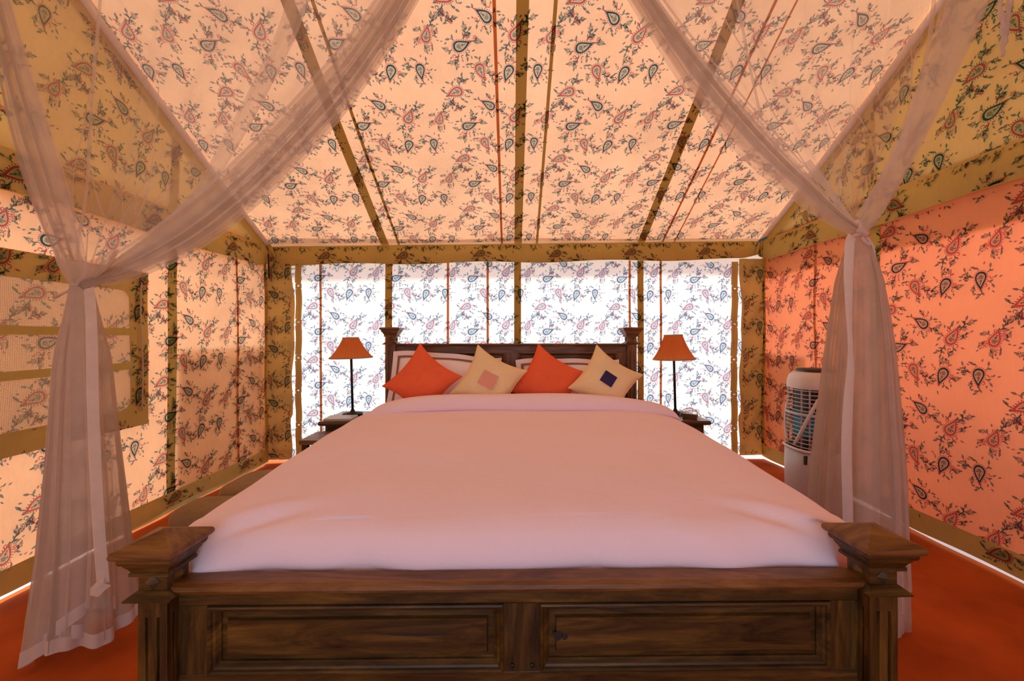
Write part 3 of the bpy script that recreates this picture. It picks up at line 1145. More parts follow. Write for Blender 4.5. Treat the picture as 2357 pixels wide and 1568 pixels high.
# footboard
ix = PW - 0.034
FBY = 0.012
o = MB()
prof = [(-0.014, 0.583), (-0.026, 0.590), (-0.030, 0.598), (-0.026, 0.606), (-0.014, 0.610), (0.034, 0.610), (0.040, 0.604), (0.040, 0.583)]
rows = [[(x, y, z) for y, z in prof] for x in (-ix, ix)]
o.grid(rows, closed=True)
fb = empty('footboard', (0, 0, 0))
fb.parent = bed
o.build('top_rail', M['wood_cap'], fb, bevel=0.0)
fy = 0.0
o = MB()
o.box(-ix, ix, fy, fy + 0.03, 0.545, 0.585).build('rail', M['wood_x'], fb, bevel=0.002)
MB().box(-ix, ix, fy, fy + 0.03, 0.26, 0.372).build('rail', M['wood_x'], fb, bevel=0.002)
MB().box(-0.046, 0.046, fy, fy + 0.03, 0.372, 0.545).build('stile', M['wood_z'], fb)
for s in (-1, 1):
    x0, x1 = sorted((s * 0.787, s * ix))
    MB().box(x0, x1, fy, fy + 0.03, 0.372, 0.545).build('stile', M['wood_z'], fb)
    x0, x1 = sorted((s * 0.046, s * 0.787))
    pn = MB().rings(x0, x1, 0.372, 0.545, [(0.024, fy + 0.018), (0.040, fy + 0.017), (0.043, fy + 0.008), (0.046, fy + 0.008)]).build('panel', M['wood_x'], fb)
    MB().rings(x0, x1, 0.372, 0.545, [(0.0, fy - 0.001), (0.001, fy - 0.006), (0.005, fy - 0.008), (0.009, fy - 0.004), (0.011, fy + 0.001), (0.016, fy + 0.003),
                                       (0.021, fy + 0.010), (0.024, fy + 0.013), (0.0245, fy + 0.019)], fill=False).build('panel_moulding', M['wood_x'], fb)
for x in (-0.024, 0.026):
    MB().lathe([(0.006, 0), (0.006, 0.004), (0.003, 0.006)], 6, cap=True).build('bolt', M['bolt'], fb).matrix_local = Matrix.Translation((x, fy, 0.388)) @ Matrix.Rotation(PI / 2, 4, 'X')
ck = MB()
ck.add([(-0.383 + 0.233 * t, fy + 0.0076, 0.466 - 0.004 * math.sin(3 * t) + sg * 0.0042 * math.sin(PI * t) ** 1.3) for sg in (-1, 1) for t in np.linspace(0, 1, 15)],
       [(k, k + 1, 16 + k, 15 + k) for k in range(14)])
ck.build('crack', M['dark'], fb)
kn = MB()
for cx_, cz_, rx, rz in ((0.092, 0.455, 0.012, 0.015), (0.110, 0.453, 0.008, 0.010)):
    kn.add([(cx_ + rx * (1 + 0.2 * math.sin(3 * a)) * math.cos(a), fy + 0.0076, cz_ + rz * (1 + 0.2 * math.sin(2 * a + 1)) * math.sin(a)) for a in np.linspace(0, 2 * PI, 17)[:-1]], [tuple(range(16))])
kn.build('knot', M['dark'], fb)
# side rails
for s in (-1, 1):
    MB().box(s * PW - 0.018, s * PW + 0.018, 0.03, PL - 0.03, 0.30, 0.50).build('side_rail', M['wood_x'], bed, bevel=0.003)
MB().box(-PW + 0.02, PW - 0.02, 0.05, PL - 0.05, 0.36, 0.40).build('bed_base', M['wood_x'], bed)
# headboard
hb = empty('headboard', (0, 0, 0))
hb.parent = bed
hy = PL - 0.005
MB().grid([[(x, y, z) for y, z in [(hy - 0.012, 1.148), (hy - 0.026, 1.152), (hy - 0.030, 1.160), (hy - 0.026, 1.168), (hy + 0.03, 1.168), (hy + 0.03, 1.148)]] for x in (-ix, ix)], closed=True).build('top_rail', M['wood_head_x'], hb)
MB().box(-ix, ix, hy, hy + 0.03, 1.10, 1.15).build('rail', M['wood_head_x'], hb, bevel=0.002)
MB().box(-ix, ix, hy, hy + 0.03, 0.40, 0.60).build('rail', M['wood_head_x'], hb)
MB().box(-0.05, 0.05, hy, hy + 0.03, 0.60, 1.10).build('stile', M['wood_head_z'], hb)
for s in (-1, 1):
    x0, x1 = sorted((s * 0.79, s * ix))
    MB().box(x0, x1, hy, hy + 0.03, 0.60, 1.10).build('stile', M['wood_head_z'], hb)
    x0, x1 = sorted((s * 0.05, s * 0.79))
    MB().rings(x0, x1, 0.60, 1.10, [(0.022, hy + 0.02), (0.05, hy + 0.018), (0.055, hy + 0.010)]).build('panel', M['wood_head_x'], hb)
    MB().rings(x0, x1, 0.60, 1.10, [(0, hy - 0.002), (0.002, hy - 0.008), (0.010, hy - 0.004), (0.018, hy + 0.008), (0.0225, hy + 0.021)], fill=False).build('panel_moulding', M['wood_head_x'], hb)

# ------------------------------------------------------------------ mattress, duvet
BM = Matrix.Translation((BX, BY, 0)) @ Matrix.Rotation(BROT, 4, 'Z')


def bedpt(x, y, z): return BM @ Vector((x, y, z))


mt = MB().box(-0.845, 0.845, 0.055, PL - 0.05, 0.402, 0.665).build('mattress', M['sheet'], bevel=0.04)
mt.matrix_world = BM
tag(mt, 'thick white mattress lying in the wooden bed under the duvet', 'mattress')


def dsup(a, n):
    """superellipse across the bed: a in 0..1 -> (x fraction, height fraction)"""
    t = PI * (1 - a)
    c, s = math.cos(t), math.sin(t)
    return math.copysign(abs(c) ** (2 / n), c), abs(s) ** (2 / n)


def duvet():
    prof = [(0.060, 0.578), (0.050, 0.600), (0.044, 0.625), (0.048, 0.648), (0.060, 0.672), (0.080, 0.694), (0.12, 0.713), (0.20, 0.729), (0.30, 0.741),
            (0.45, 0.750), (0.65, 0.760), (0.95, 0.768), (1.30, 0.772), (1.56, 0.774)]
    ps = spline([(y, z, 0) for y, z in prof], 110)
    rows = []
    NA = 90
    for y, z, _ in ps:
        t = min(1, max(0, (y - 0.05) / 0.10))
        e = t * t * (3 - 2 * t)
        hl = 0.861 + (0.99 + 0.035 * min(1, y / 1.4) - 0.861) * e
        hr = 0.861 + (0.99 + 0.08 * min(1, y / 1.5) - 0.861) * e
        zb = 0.555 if y > 0.2 else 0.572
        row = []
        for k in range(NA + 1):
            fx, fz = dsup(k / NA, 4.6)
            x = fx * (hl if fx < 0 else hr)
            zz = zb + (z - zb) * fz
            # soft folds
            fade = min(1, max(0, (y - 0.06) / 0.1))
            zz += fade * fz * (0.004 * math.sin(3.1 * x + 4.2 * y) + 0.003 * math.sin(7 * x - 3 * y + 1) + 0.0025 * math.sin(15 * y + 2.5 * math.sin(2 * x)))
            # creases running in from the two foot corners
            for sx in (-1, 1):
                dx, dy = x - sx * 0.80, y - 0.10
                u_ = (-sx * dx * 0.94 + dy * 0.34)
                v_ = (sx * dx * 0.34 + dy * 0.94)
                if u_ > -0.05:
                    zz -= 0.014 * math.exp(-(v_ / 0.022) ** 2) * math.exp(-((u_ - 0.08) / 0.10) ** 2)
                    zz += 0.012 * math.exp(-((v_ - 0.05) / 0.03) ** 2) * math.exp(-((u_ - 0.08) / 0.13) ** 2)
            yy = y
            if y < 0.12:
                yy += 0.007 * math.sin(9 * x) + 0.005 * math.sin(23 * x + 2 * z * 9)
            row.append((x, yy, zz))
        rows.append(row)
    return MB().grid(rows)


dv = duvet().build('duvet', M['sheet'], smooth=True, solid=0.02)
dv.matrix_world = BM
tag(dv, 'large white duvet spread smooth over the bed with its top edge turned down', 'duvet')
prof = [(1.47, 0.768), (1.452, 0.772), (1.440, 0.786), (1.442, 0.810), (1.452, 0.834), (1.470, 0.853), (1.500, 0.863), (1.535, 0.864), (1.562, 0.852), (1.575, 0.825), (1.578, 0.785), (1.56, 0.768)]
ps = spline([(y, z, 0) for y, z in prof], 40)
rows = []
for y, z, _ in ps:
    row = []
    for k in range(81):
        fx, fz = dsup(k / 80, 2.9)
        x = fx * (0.90 if fx < 0 else 1.02)
        zb = 0.69
        row.append((x, y + 0.02 * (1 - fz) + 0.006 * math.sin(5 * x + 1) - 0.012 * x, zb + (z - zb) * fz + 0.003 * math.sin(7 * x + 20 * y)))
    rows.append(row)
fold = MB().grid(rows).build('turned_down_fold', M['sheet'], dv, smooth=True)


# ------------------------------------------------------------------ pillows and cushions
def pwave(a, b, h_):
    return h_ * (0.028 * math.sin(2.6 * a + 2.4) + 0.010 * math.sin(6.5 * a)) * max(0, b)


def pillow_mesh(w_, h_, th, n=26, flange=0.0, pinch=0.12, seed=0, both=True):
    """stuffed pillow in the xz plane, front towards -y"""
    r = random.Random(seed)
    ph = [r.uniform(0, 6.28) for _ in range(6)]
    mb = MB()
    for sgn in (-1, 1):
        rows = []
        for j in range(n + 1):
            row = []
            for i in range(n + 1):
                a, b = 2 * i / n - 1, 2 * j / n - 1
                # spread samples to the rim
                a, b = math.sin(a * PI / 2), math.sin(b * PI / 2)
                x = a * w_ / 2 * (1 - pinch * (1 - abs(b) ** 2.0) * abs(a) ** 1.5)
                z = b * h_ / 2 * (1 - pinch * (1 - abs(a) ** 2.0) * abs(b) ** 1.5)
                fa, fb_ = min(1, abs(a) / (1 - flange)), min(1, abs(b) / (1 - flange * w_ / h_))
                t = (max(0, 1 - fa ** 2.6)) ** 0.6 * (max(0, 1 - fb_ ** 2.6)) ** 0.6
                y = sgn * (0.003 + th / 2 * t)
                if flange:
                    z += pwave(a, b, h_)
                y += sgn * t * 0.006 * (math.sin(9 * a + ph[0]) * math.sin(7 * b + ph[1]) + math.sin(5 * a - 6 * b + ph[2]))
                row.append((x, y, z))
            rows.append(row)
        if sgn > 0:
            rows = [list(reversed(q)) for q in rows]
        mb.grid(rows)
    return mb


def place(o, loc, tilt, roll, yaw=0.0):
    """lean back by tilt, roll in its own plane"""
    o.matrix_world = Matrix.Translation(loc) @ Matrix.Rotation(yaw, 4, 'Z') @ Matrix.Rotation(-tilt, 4, 'X') @ Matrix.Rotation(roll, 4, 'Y')


def sham(center, w_, h_, tilt, roll, label, seed):
    root = empty('pillow')
    tag(root, label, 'pillow', None)
    pm = pillow_mesh(w_, h_, 0.16, 28, 0.10, 0.03, seed).build('pillowcase', M['case'], root, smooth=True)
    # brown band stitched inside the flange
    mb = MB()
    i0, i1 = 0.905, 0.86
    z0, z1 = 1 - (1 - i0) * w_ / h_, 1 - (1 - i1) * w_ / h_
    n = 16
    outer, inner = [], []
    for (ax, az, bx, bz) in ((-1, -1, 1, -1), (1, -1, 1, 1), (1, 1, -1, 1), (-1, 1, -1, -1)):
        for k in range(n):
            t = k / n
            outer.append(((ax + (bx - ax) * t) * i0, (az + (bz - az) * t) * z0))
            inner.append(((ax + (bx - ax) * t) * i1, (az + (bz - az) * t) * z1))

    def on(a, b):
        x = a * w_ / 2 * (1 - 0.03 * (1 - abs(b) ** 2.0) * abs(a) ** 1.5)
        z = b * h_ / 2 * (1 - 0.03 * (1 - abs(a) ** 2.0) * abs(b) ** 1.5)
        fa, fb_ = min(1, abs(a) / 0.9), min(1, abs(b) / (1 - 0.10 * w_ / h_))
        t = (max(0, 1 - fa ** 2.6)) ** 0.6 * (max(0, 1 - fb_ ** 2.6)) ** 0.6
        return (x, -(0.011 + 0.16 / 2 * t * 1.04), z + pwave(a, b, h_))
    q = len(outer)
    mb.add([on(*p) for p in outer] + [on(*p) for p in inner], [(k, (k + 1) % q, q + (k + 1) % q, q + k) for k in range(q)])
    mb.build('brown_band', M['brown_band'], root, smooth=True)
    place(root, center, tilt, roll)
    return root


sham(P(1022, 888, 2.955), 0.80, 0.48, math.radians(20), math.radians(3), 'white pillow with brown band behind the left orange cushion', 3)
sham(P(1310, 897, 2.955), 0.76, 0.46, math.radians(20), math.radians(-1), 'white pillow with brown band behind the cushion with navy patch', 4)


def cushion(center, size, tilt, roll, mat, label, seed, patch_mat=None, yaw=0.0, psize=0.10, sx=1.0, prot=0.0):
    root = empty('cushion')
    tag(root, label, 'cushion', None)
    pillow_mesh(size * sx, size, 0.15, 24, 0.0, 0.16, seed).build('cover', M[mat], root, smooth=True)
    # seam piping around the rim
    pts = []
    n = 14
    for (ax, az, bx, bz) in ((-1, -1, 1, -1), (1, -1, 1, 1), (1, 1, -1, 1), (-1, 1, -1, -1)):
        for k in range(n):
            t = k / n
            a, b = math.sin((ax + (bx - ax) * t) * PI / 2), math.sin((az + (bz - az) * t) * PI / 2)
            pts.append((a * size * sx / 2 * (1 - 0.16 * (1 - abs(b) ** 2) * abs(a) ** 1.5), 0, b * size / 2 * (1 - 0.16 * (1 - abs(a) ** 2) * abs(b) ** 1.5)))
    pts.append(pts[0])
    MB().tube(pts, 0.004, 6).build('piping', M[mat], root, smooth=True)
    if patch_mat:
        m_ = 8
        rows = []
        for j in range(m_ + 1):
            row = []
            for i in range(m_ + 1):
                u, v = (i / m_ - 0.5) * psize, (j / m_ - 0.5) * psize * 0.92
                c, s = math.cos(prot), math.sin(prot)
                x, z = u * c - v * s, u * s + v * c
                a, b = x / (size * sx / 2), z / (size / 2)
                t = (max(0, 1 - abs(a) ** 2.6)) ** 0.6 * (max(0, 1 - abs(b) ** 2.6)) ** 0.6
                row.append((x, -(0.003 + 0.075 * t + 0.010), z))
            rows.append(row)
        MB().grid(rows).build('patch', M[patch_mat], root, smooth=True)
    place(root, center, tilt, roll, yaw)
    return root


TL = math.radians(17)
cushion(P(972, 878, 2.755), 0.375, TL, math.radians(38), 'orange', 'plain orange cushion beside the left head post, leftmost of the four', 5)
cushion(P(1125, 880, 2.72), 0.375, TL, math.radians(28), 'beige', 'beige cushion with a rose pink square patch', 6, 'rose', psize=0.105)
cushion(P(1262, 879, 2.79), 0.385, TL, math.radians(32), 'orange', 'plain orange cushion between the two beige patched cushions', 7)
cushion(P(1394, 878, 2.71), 0.355, TL, math.radians(35), 'beige', 'beige cushion with a dark navy square patch', 8, 'navy', psize=0.085)


# ------------------------------------------------------------------ bedside tables and lamps
def nightstand(cx, cy, label, zt=0.615):
    root = empty('nightstand', (cx, cy, 0))
    tag(root, label, 'nightstand')
    hx, hyy = 0.215, 0.20
    prof = [(hx - 0.02, zt - 0.034), (hx - 0.004, zt - 0.028), (hx, zt - 0.014), (hx - 0.006, zt)]
    MB().square([(h, z) for h, z in prof]).build('table_top', M['wood_top'], root, bevel=0.003)
    MB().box(-hx + 0.035, hx - 0.035, -hyy + 0.03, hyy - 0.02, 0.10, zt - 0.034).build('cabinet', M['wood_z'], root, bevel=0.003)
    d = MB().box(-hx + 0.055, hx - 0.055, -hyy + 0.012, -hyy + 0.031, zt - 0.18, zt - 0.05).build('drawer', M['wood_x'], root, bevel=0.003)
    MB().lathe([(0.004, 0.0), (0.012, 0.012), (0.014, 0.02), (0.008, 0.028), (0.001, 0.03)], 12).build('knob', M['bolt'], d, smooth=True).matrix_local = Matrix.Translation((0, -hyy + 0.014, zt - 0.115)) @ Matrix.Rotation(PI / 2, 4, 'X')
    for sx in (-1, 1):
        for sy in (-1, 1):
            MB().square([(0.016, 0), (0.022, 0.12)], sx * (hx - 0.055), sy * (hyy - 0.055)).build('leg', M['wood_z'], root)
    return root


nightstand(-1.165, 3.14, 'dark wooden nightstand under the lamp left of the bed')
nightstand(1.215, 3.17, 'dark wooden nightstand under the lamp right of the bed')


def lamp(base, rb, rt, zb, zt, lean, label):
    root = empty('table_lamp', base)
    tag(root, label, 'lamp')
    z0 = base[2]
    MB().lathe([(0.001, 0.0), (0.075, 0.0), (0.078, 0.006), (0.070, 0.014), (0.02, 0.022), (0.012, 0.04)], 24).build('base', M['iron'], root, smooth=True)
    MB().tube([(0, 0, 0.02), (0, 0, zt - z0 - 0.05)], 0.0095, 10).build('pole', M['iron'], root, smooth=True)
    hgt = zt - zb
    shp = []
    for k in range(7):
        t = k / 6
        shp.append((rb + (rt - rb) * (t ** 0.9) - 0.006 * math.sin(t * PI), hgt * t))
    sh = MB().lathe(shp, 216, (0, 0, zb - z0), 0.022, 36).build('shade', M['shade'], root, smooth=True)
    for r_, z_ in ((rb, zb - z0), (rt, zt - z0)):
        MB().lathe([(r_ + 0.001, -0.003), (r_ + 0.004, 0.0), (r_ + 0.003, 0.007), (r_ - 0.001, 0.009)], 40, (0, 0, z_)).build('shade_trim', M['trimgold'], sh, smooth=True)
    hr = MB()
    for k in range(3):
        a = k * 2 * PI / 3
        hr.tube([(0, 0, zt - z0 - 0.055), (rt * 0.95 * math.cos(a), rt * 0.95 * math.sin(a), zt - z0 - 0.01)], 0.0025, 5)
    hr.build('shade_frame', M['iron'], sh)
    root.rotation_euler = (0, lean, 0)
    return root


lamp((-1.235, 3.20, 0.616), 0.158, 0.058, 1.055, 1.206, math.radians(-1.5), 'black pole table lamp with pleated orange shade, left of the bed')
lamp((1.275, 3.22, 0.616), 0.155, 0.067, 1.043, 1.227, math.radians(-1.6), 'black pole table lamp with pleated orange shade, right of the bed')

bk = empty('notebook', (-1.255, 3.03, 0.616), math.radians(4))
tag(bk, 'thin grey notebook lying on the left nightstand', 'notebook')
MB().box(-0.10, 0.10, -0.075, 0.075, 0.0, 0.003).box(-0.10, 0.10, -0.075, 0.075, 0.011, 0.014).build('cover', M['paper'], bk)
MB().box(-0.098, 0.097, -0.073, 0.073, 0.003, 0.011).build('pages', M['page'], bk)
cb = empty('small_box', (1.31, 3.04, 0.616), math.radians(-38))
tag(cb, 'small brown wooden box on the right nightstand beside the lamp', 'box')
MB().box(-0.05, 0.05, -0.014, 0.014, 0, 0.028).build('body', M['wood_cap'], cb, bevel=0.004)
MB().box(-0.052, 0.052, -0.016, 0.016, 0.028, 0.034).build('lid', M['wood_cap'], cb, bevel=0.002)
cd = MB()
for off, hh in ((0.0, 0.062), (0.018, 0.042)):
    pts = [(1.262 + off + 0.125 * (0.5 - 0.5 * math.cos(t * PI)), 3.10 - 0.02 * t, 0.622 + hh * math.sin(t * PI) ** 0.8) for t in np.linspace(0, 1, 18)]
    cd.tube(pts, 0.0028, 6)
tag(cd.build('cord', M['cord'], smooth=True), 'thin white electric cord looping over the right nightstand', 'cord')

lt = empty('low_table', (-1.235, 2.77, 0))
tag(lt, 'low light brown wooden table in front of the left nightstand', 'table')
MB().box(-0.13, 0.13, -0.13, 0.13, 0.525, 0.555).build('table_top', M['wood_cap'], lt, bevel=0.004)
for sx in (-1, 1):
    for sy in (-1, 1):
        MB().square([(0.015, 0), (0.018, 0.525)], sx * 0.10, sy * 0.10).build('leg', M['wood_z'], lt)


def padded_stool(cx, y0, y1, zt, label):
    root = empty('padded_bench', (cx, (y0 + y1) / 2, 0))
    tag(root, label, 'bench')
    hx, hyy = 0.21, (y1 - y0) / 2
    mb = MB()
    prof = [(1.0, 0.0), (1.03, 0.03), (1.0, 0.055), (0.95, 0.075), (0.84, 0.087), (0.6, 0.091)]
    rows = []
    for s, z in prof:
        row = []
        for k in range(40):
            t = 2 * PI * k / 40
            c, sn = math.cos(t), math.sin(t)
            x = math.copysign(abs(c) ** 0.45, c)
            y = math.copysign(abs(sn) ** 0.45, sn)
            ins = (1 - s) * hx
            row.append((x * (hx - ins), y * (hyy - min(ins, hyy * 0.7)), zt - 0.091 + z))
        rows.append(row)
    mb.grid(rows, closed=True)
    mb.f.append(tuple(range(len(mb.v) - 40, len(mb.v))))
    mb.m.append(0)
    mb.build('seat_pad', M['leather'], root, smooth=True)
    MB().box(-hx + 0.012, hx - 0.012, -hyy + 0.012, hyy - 0.012, zt - 0.16, zt - 0.09).build('frame', M['wood_x'], root, bevel=0.006)
    for sx in (-1, 1):
        for sy in (-1, 1):
            MB().square([(0.017, 0), (0.024, zt - 0.15)], sx * (hx - 0.04), sy * (hyy - 0.04)).build('leg', M['wood_z'], root)
    return root


padded_stool(-1.43, 1.93, 2.17, 0.40, 'olive brown padded low bench left of the bed, nearer of two')
padded_stool(-1.40, 2.20, 2.56, 0.41, 'olive brown padded low bench left of the bed, farther of two')


# ------------------------------------------------------------------ air cooler by the right wall
def cooler():
    cx, cy = 2.165, 2.93
    root = empty('air_cooler', (cx, cy, 0), math.radians(-4))
    tag(root, 'tall cream plastic air cooler with slatted grille, half hidden behind the right net', 'air cooler')
    ra, rb = 0.175, 0.17      # half depth (x), half width (y); the grille looks towards -x

    def ring(z, k=1.0, a0=0, a1=360, n=40, out=0.0):
        pts = []
        for i in range(n):
            t = math.radians(a0 + (a1 - a0) * i / (n - (0 if a1 - a0 == 360 else 1)))
            c, s = math.cos(t), math.sin(t)
            e = 2 / 3.0
            pts.append((-(ra * k + out) * math.copysign(abs(c) ** e, c), -(rb * k + out) * math.copysign(abs(s) ** e, s), z))
        return pts
    MB().grid([ring(z, k) for z, k in ((0.03, 0.93), (0.05, 1.0), (0.30, 1.02), (0.42, 1.0), (0.425, 0.93))], closed=True).build('tank', M['plastic_grey'], root, smooth=True)
    # back shell behind the grille
    MB().grid([ring(z, k, 100, 260) for z, k in ((0.42, 0.99), (0.60, 0.98), (0.86, 0.95))]).build('back_shell', M['plastic'], root, smooth=True, solid=0.006)
    hood = MB().grid([ring(z, k) for z, k in ((0.855, 0.94), (0.86, 0.955), (0.91, 0.93), (0.945, 0.87), (0.967, 0.75), (0.975, 0.6))], closed=True)
    hood.f.append(tuple(range(len(hood.v) - 40, len(hood.v))))
    hood.m.append(0)
    hood.build('hood', M['plastic'], root, smooth=True)
    MB().grid([ring(z, k) for z, k in ((0.972, 0.66), (0.985, 0.66), (0.992, 0.60), (0.993, 0.02))], closed=True).build('control_top', M['dark'], root, smooth=True)
    kn = MB().lathe([(0.018, 0), (0.018, 0.018), (0.001, 0.02)], 14, (0.03, -0.05, 0.99)).build('knob', M['dark'], root, smooth=True)
    MB().grid([ring(z, k) for z, k in ((0.42, 0.72), (0.87, 0.70))], closed=True).build('inner_core', M['dark'], root, smooth=True)
    MB().grid([ring(z, 0.755, -60, 60) for z in (0.52, 0.70)]).build('cooling_pad', M['blue'], root, smooth=True)
    n = 15
    for i in range(n):
        z = 0.455 + (0.845 - 0.455) * i / (n - 1)
        k = 1.0 - 0.05 * (i / (n - 1))
        MB().tube(ring(z, k * 0.975, -100, 100, 30), 0.0036 if i != 8 else 0.011, 6).build('slat', M['plastic_grey'], root, smooth=True)
    for a in (-70, -45, -20, 20, 45, 70):
        MB().tube([ring(z, 0.90 - 0.04 * (z - 0.45), a, a + 1, 2)[0] for z in (0.44, 0.6, 0.75, 0.86)], 0.006, 6).build('fin', M['plastic_grey'], root, smooth=True)
    for sg in (-1, 1):
        pts = []
        for t in np.linspace(0, 1, 14):
            a = sg * (6 + 62 * t)
            z = 0.465 + 0.33 * t
            pts.append(ring(z, 0.995 - 0.04 * t, a, a + 1, 2)[0])
        MB().tube(pts, 0.011, 8).build('brace', M['plastic'], root, smooth=True)
    pts = []
    for t in np.linspace(-1, 1, 31):
        a = 104 * t
        z = 0.432 + 0.40 * max(0, (abs(t) - 0.78) / 0.22) ** 1.5
        pts.append(ring(z, 1.01, a, a + 1, 2)[0])
    MB().tube(pts, 0.011, 8).build('grille_rim', M['plastic'], root, smooth=True)
    p = ring(0.36, 1.03, 38, 39, 2)[0]
    MB().box(p[0] - 0.012, p[0] + 0.012, p[1] - 0.004, p[1] + 0.004, 0.345, 0.405).build('gauge', M['dark'], root)
    for sx in (-1, 1):
        for sy in (-1, 1):
            MB().lathe([(0.02, 0), (0.024, 0.02), (0.018, 0.05)], 12, (sx * 0.11, sy * 0.11, 0), cap=True).build('castor', M['dark'], root, smooth=True)
    return root


cooler()


# ------------------------------------------------------------------ mosquito nets
def loft(edges, n_long, n_across, rip, nf, phase=0.0, pin=True, depth=(0, 1, 0)):
    """cloth between edge curves (each a list of points from the top to the knot), with folds"""
    cs = [spline(e, n_long) for e in edges]
    cs = np.array(cs)                              # k, n, 3
    rows = []
    dep = Vector(depth)
    for i in range(n_long):
        col = spline(cs[:, i, :], n_across)
        t = i / (n_long - 1)
        amp = rip * (1 - 0.75 * t)
        row = []
        for k in range(n_across):
            a = k / (n_across - 1)
            p = Vector(col[k])
            row.append(tuple(p + dep * (amp * math.sin(2 * PI * nf * a + phase + 1.5 * t) + 0.3 * amp * math.sin(2 * PI * nf * 2.0 * a + 2.1 * phase))))
        rows.append(row)
    return rows


def ribbon(pts, wd, n=30, rip=0.0):
    """flat fold of net about wd wide, facing the camera side, with a slight curl"""
    c = spline(pts, n)
    rows = []
    for i in range(n):
        t = c[min(i + 1, n - 1)] - c[max(i - 1, 0)]
        t = Vector(t).normalized()
        q = t.cross(Vector((0, 1, 0))).normalized()
        w2 = (wd if not callable(wd) else wd(i / (n - 1))) / 2
        p = Vector(c[i])
        rows.append([tuple(p - q * w2 + Vector((0, 0.35 * w2, 0))), tuple(p + Vector((0, -0.35 * w2, 0))), tuple(p + q * w2 + Vector((0, 0.35 * w2, 0)))])
    return rows


def tail_rows(center, rad, nf, amp, phase, n_v=50, n_a=120, squash=0.75, a0=0.0, a1=2 * PI, zend=None):
    """hanging gathered tail: center(t), rad(t) along its fall"""
    rows = []
    for i in range(n_v):
        t = i / (n_v - 1)
        c = center(t)
        R = rad(t)
        row = []
        for k in range(n_a):
            a = a0 + (a1 - a0) * k / (n_a - (1 if a1 - a0 < 6.28 else 0))
            f_ = 1 + amp * min(1, 0.35 + t) * (math.sin(nf * a + phase) + 0.45 * math.sin((nf * 2 + 1) * a + 2 * phase + 2 * t))
            p = [c[0] + R * f_ * math.cos(a), c[1] + R * squash * f_ * math.sin(a), c[2]]
            if zend is not None:
                p[2] += zend(a) * t ** 3
            row.append(tuple(p))
        rows.append(row)
    return rows


def cloth_part(rows, name, mat, parent, closed=False):
    o = MB().grid(rows, closed=closed).build(name, mat, None, smooth=True)
    keep_world(o, parent)
    return o


# --- left net
KD = 1.60
nl = empty('mosquito_net', (P(190, 655, KD).x, KD, 0))
tag(nl, 'sheer cream mosquito net bunched in front of the left window, hem on the carpet', 'mosquito net')
D1 = 1.95
low = [P(985, -60, D1), P(900, 90, 1.93), P(800, 235, 1.9), P(700, 350, 1.86), P(590, 458, 1.82), P(470, 553, 1.77), P(330, 625, 1.71), P(228, 655, KD), P(205, 662, KD)]
upp = [P(905, -60, D1), P(800, 90, 1.93), P(690, 215, 1.9), P(590, 320, 1.86), P(490, 418, 1.82), P(380, 508, 1.77), P(280, 580, 1.71), P(205, 635, KD), P(190, 660, KD)]
mid = [(a + b) / 2 + Vector((0, -0.03, 0)) for a, b in zip(low, upp)]
for j, (ph, rp) in enumerate(((0.0, 0.022), (2.0, 0.014))):
    sh = Vector((0, 0.02 * j, 0))
    ed = [[p + sh for p in e] for e in (upp, mid, low)]
    if j == 2:
        ed[0] = [a * 0.35 + b * 0.65 + sh for a, b in zip(upp, mid)]
    cloth_part(loft(ed, 60, 44, rp, 1.5 + 0.6 * j, ph), 'swag', M['net_band'], nl)
cloth_part(loft([[a * 0.3 + b * 0.7 + Vector((0, 0.05, 0)) for a, b in zip(upp, low)], [p + Vector((0, 0.045, 0)) for p in low]], 60, 24, 0.010, 1.5, 1.0), 'swag', M['net_band'], nl)
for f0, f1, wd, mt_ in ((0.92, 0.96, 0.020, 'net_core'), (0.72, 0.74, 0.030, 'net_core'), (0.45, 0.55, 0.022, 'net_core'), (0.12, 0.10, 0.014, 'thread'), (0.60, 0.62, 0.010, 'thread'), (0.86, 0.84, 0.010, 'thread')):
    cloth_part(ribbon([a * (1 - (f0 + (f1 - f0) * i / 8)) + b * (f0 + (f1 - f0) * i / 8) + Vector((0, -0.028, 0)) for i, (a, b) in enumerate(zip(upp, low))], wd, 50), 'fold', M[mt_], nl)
# second lighter strip higher up
cloth_part(loft([[P(672, -60, 1.98), P(640, 60, 1.96), P(575, 200, 1.92), P(505, 330, 1.88), P(440, 440, 1.82), P(350, 530, 1.76), P(205, 640, KD)],
                 [P(725, -60, 1.98), P(692, 60, 1.96), P(625, 200, 1.92), P(548, 340, 1.88), P(470, 455, 1.82), P(370, 545, 1.76), P(210, 648, KD)]], 50, 14, 0.008, 1.5), 'swag', M['net_band'], nl)
# left band
ll = [P(-60, -60, 1.50), P(-12, 150, 1.50), P(18, 300, 1.53), P(52, 420, 1.57), P(95, 530, 1.6), P(140, 610, 1.64), P(175, 655, KD)]
lr = [P(0, -60, 1.50), P(52, 120, 1.50), P(95, 260, 1.53), P(135, 390, 1.57), P(165, 500, 1.6), P(186, 590, 1.64), P(198, 655, KD)]
for j in range(2):
    sh = Vector((0, 0.02 * j, 0))
    cloth_part(loft([[p + sh for p in ll], [p + sh for p in lr]], 50, 40, 0.014, 2 + 0.7 * j, 1.3 * j), 'swag', M['net_band'], nl)
for f0, wd in ((0.25, 0.012), (0.5, 0.016), (0.78, 0.012)):
    cloth_part(ribbon([a * (1 - f0) + b * f0 + Vector((0, -0.02, 0)) for a, b in zip(ll, lr)], wd, 40), 'fold', M['net_core'], nl)
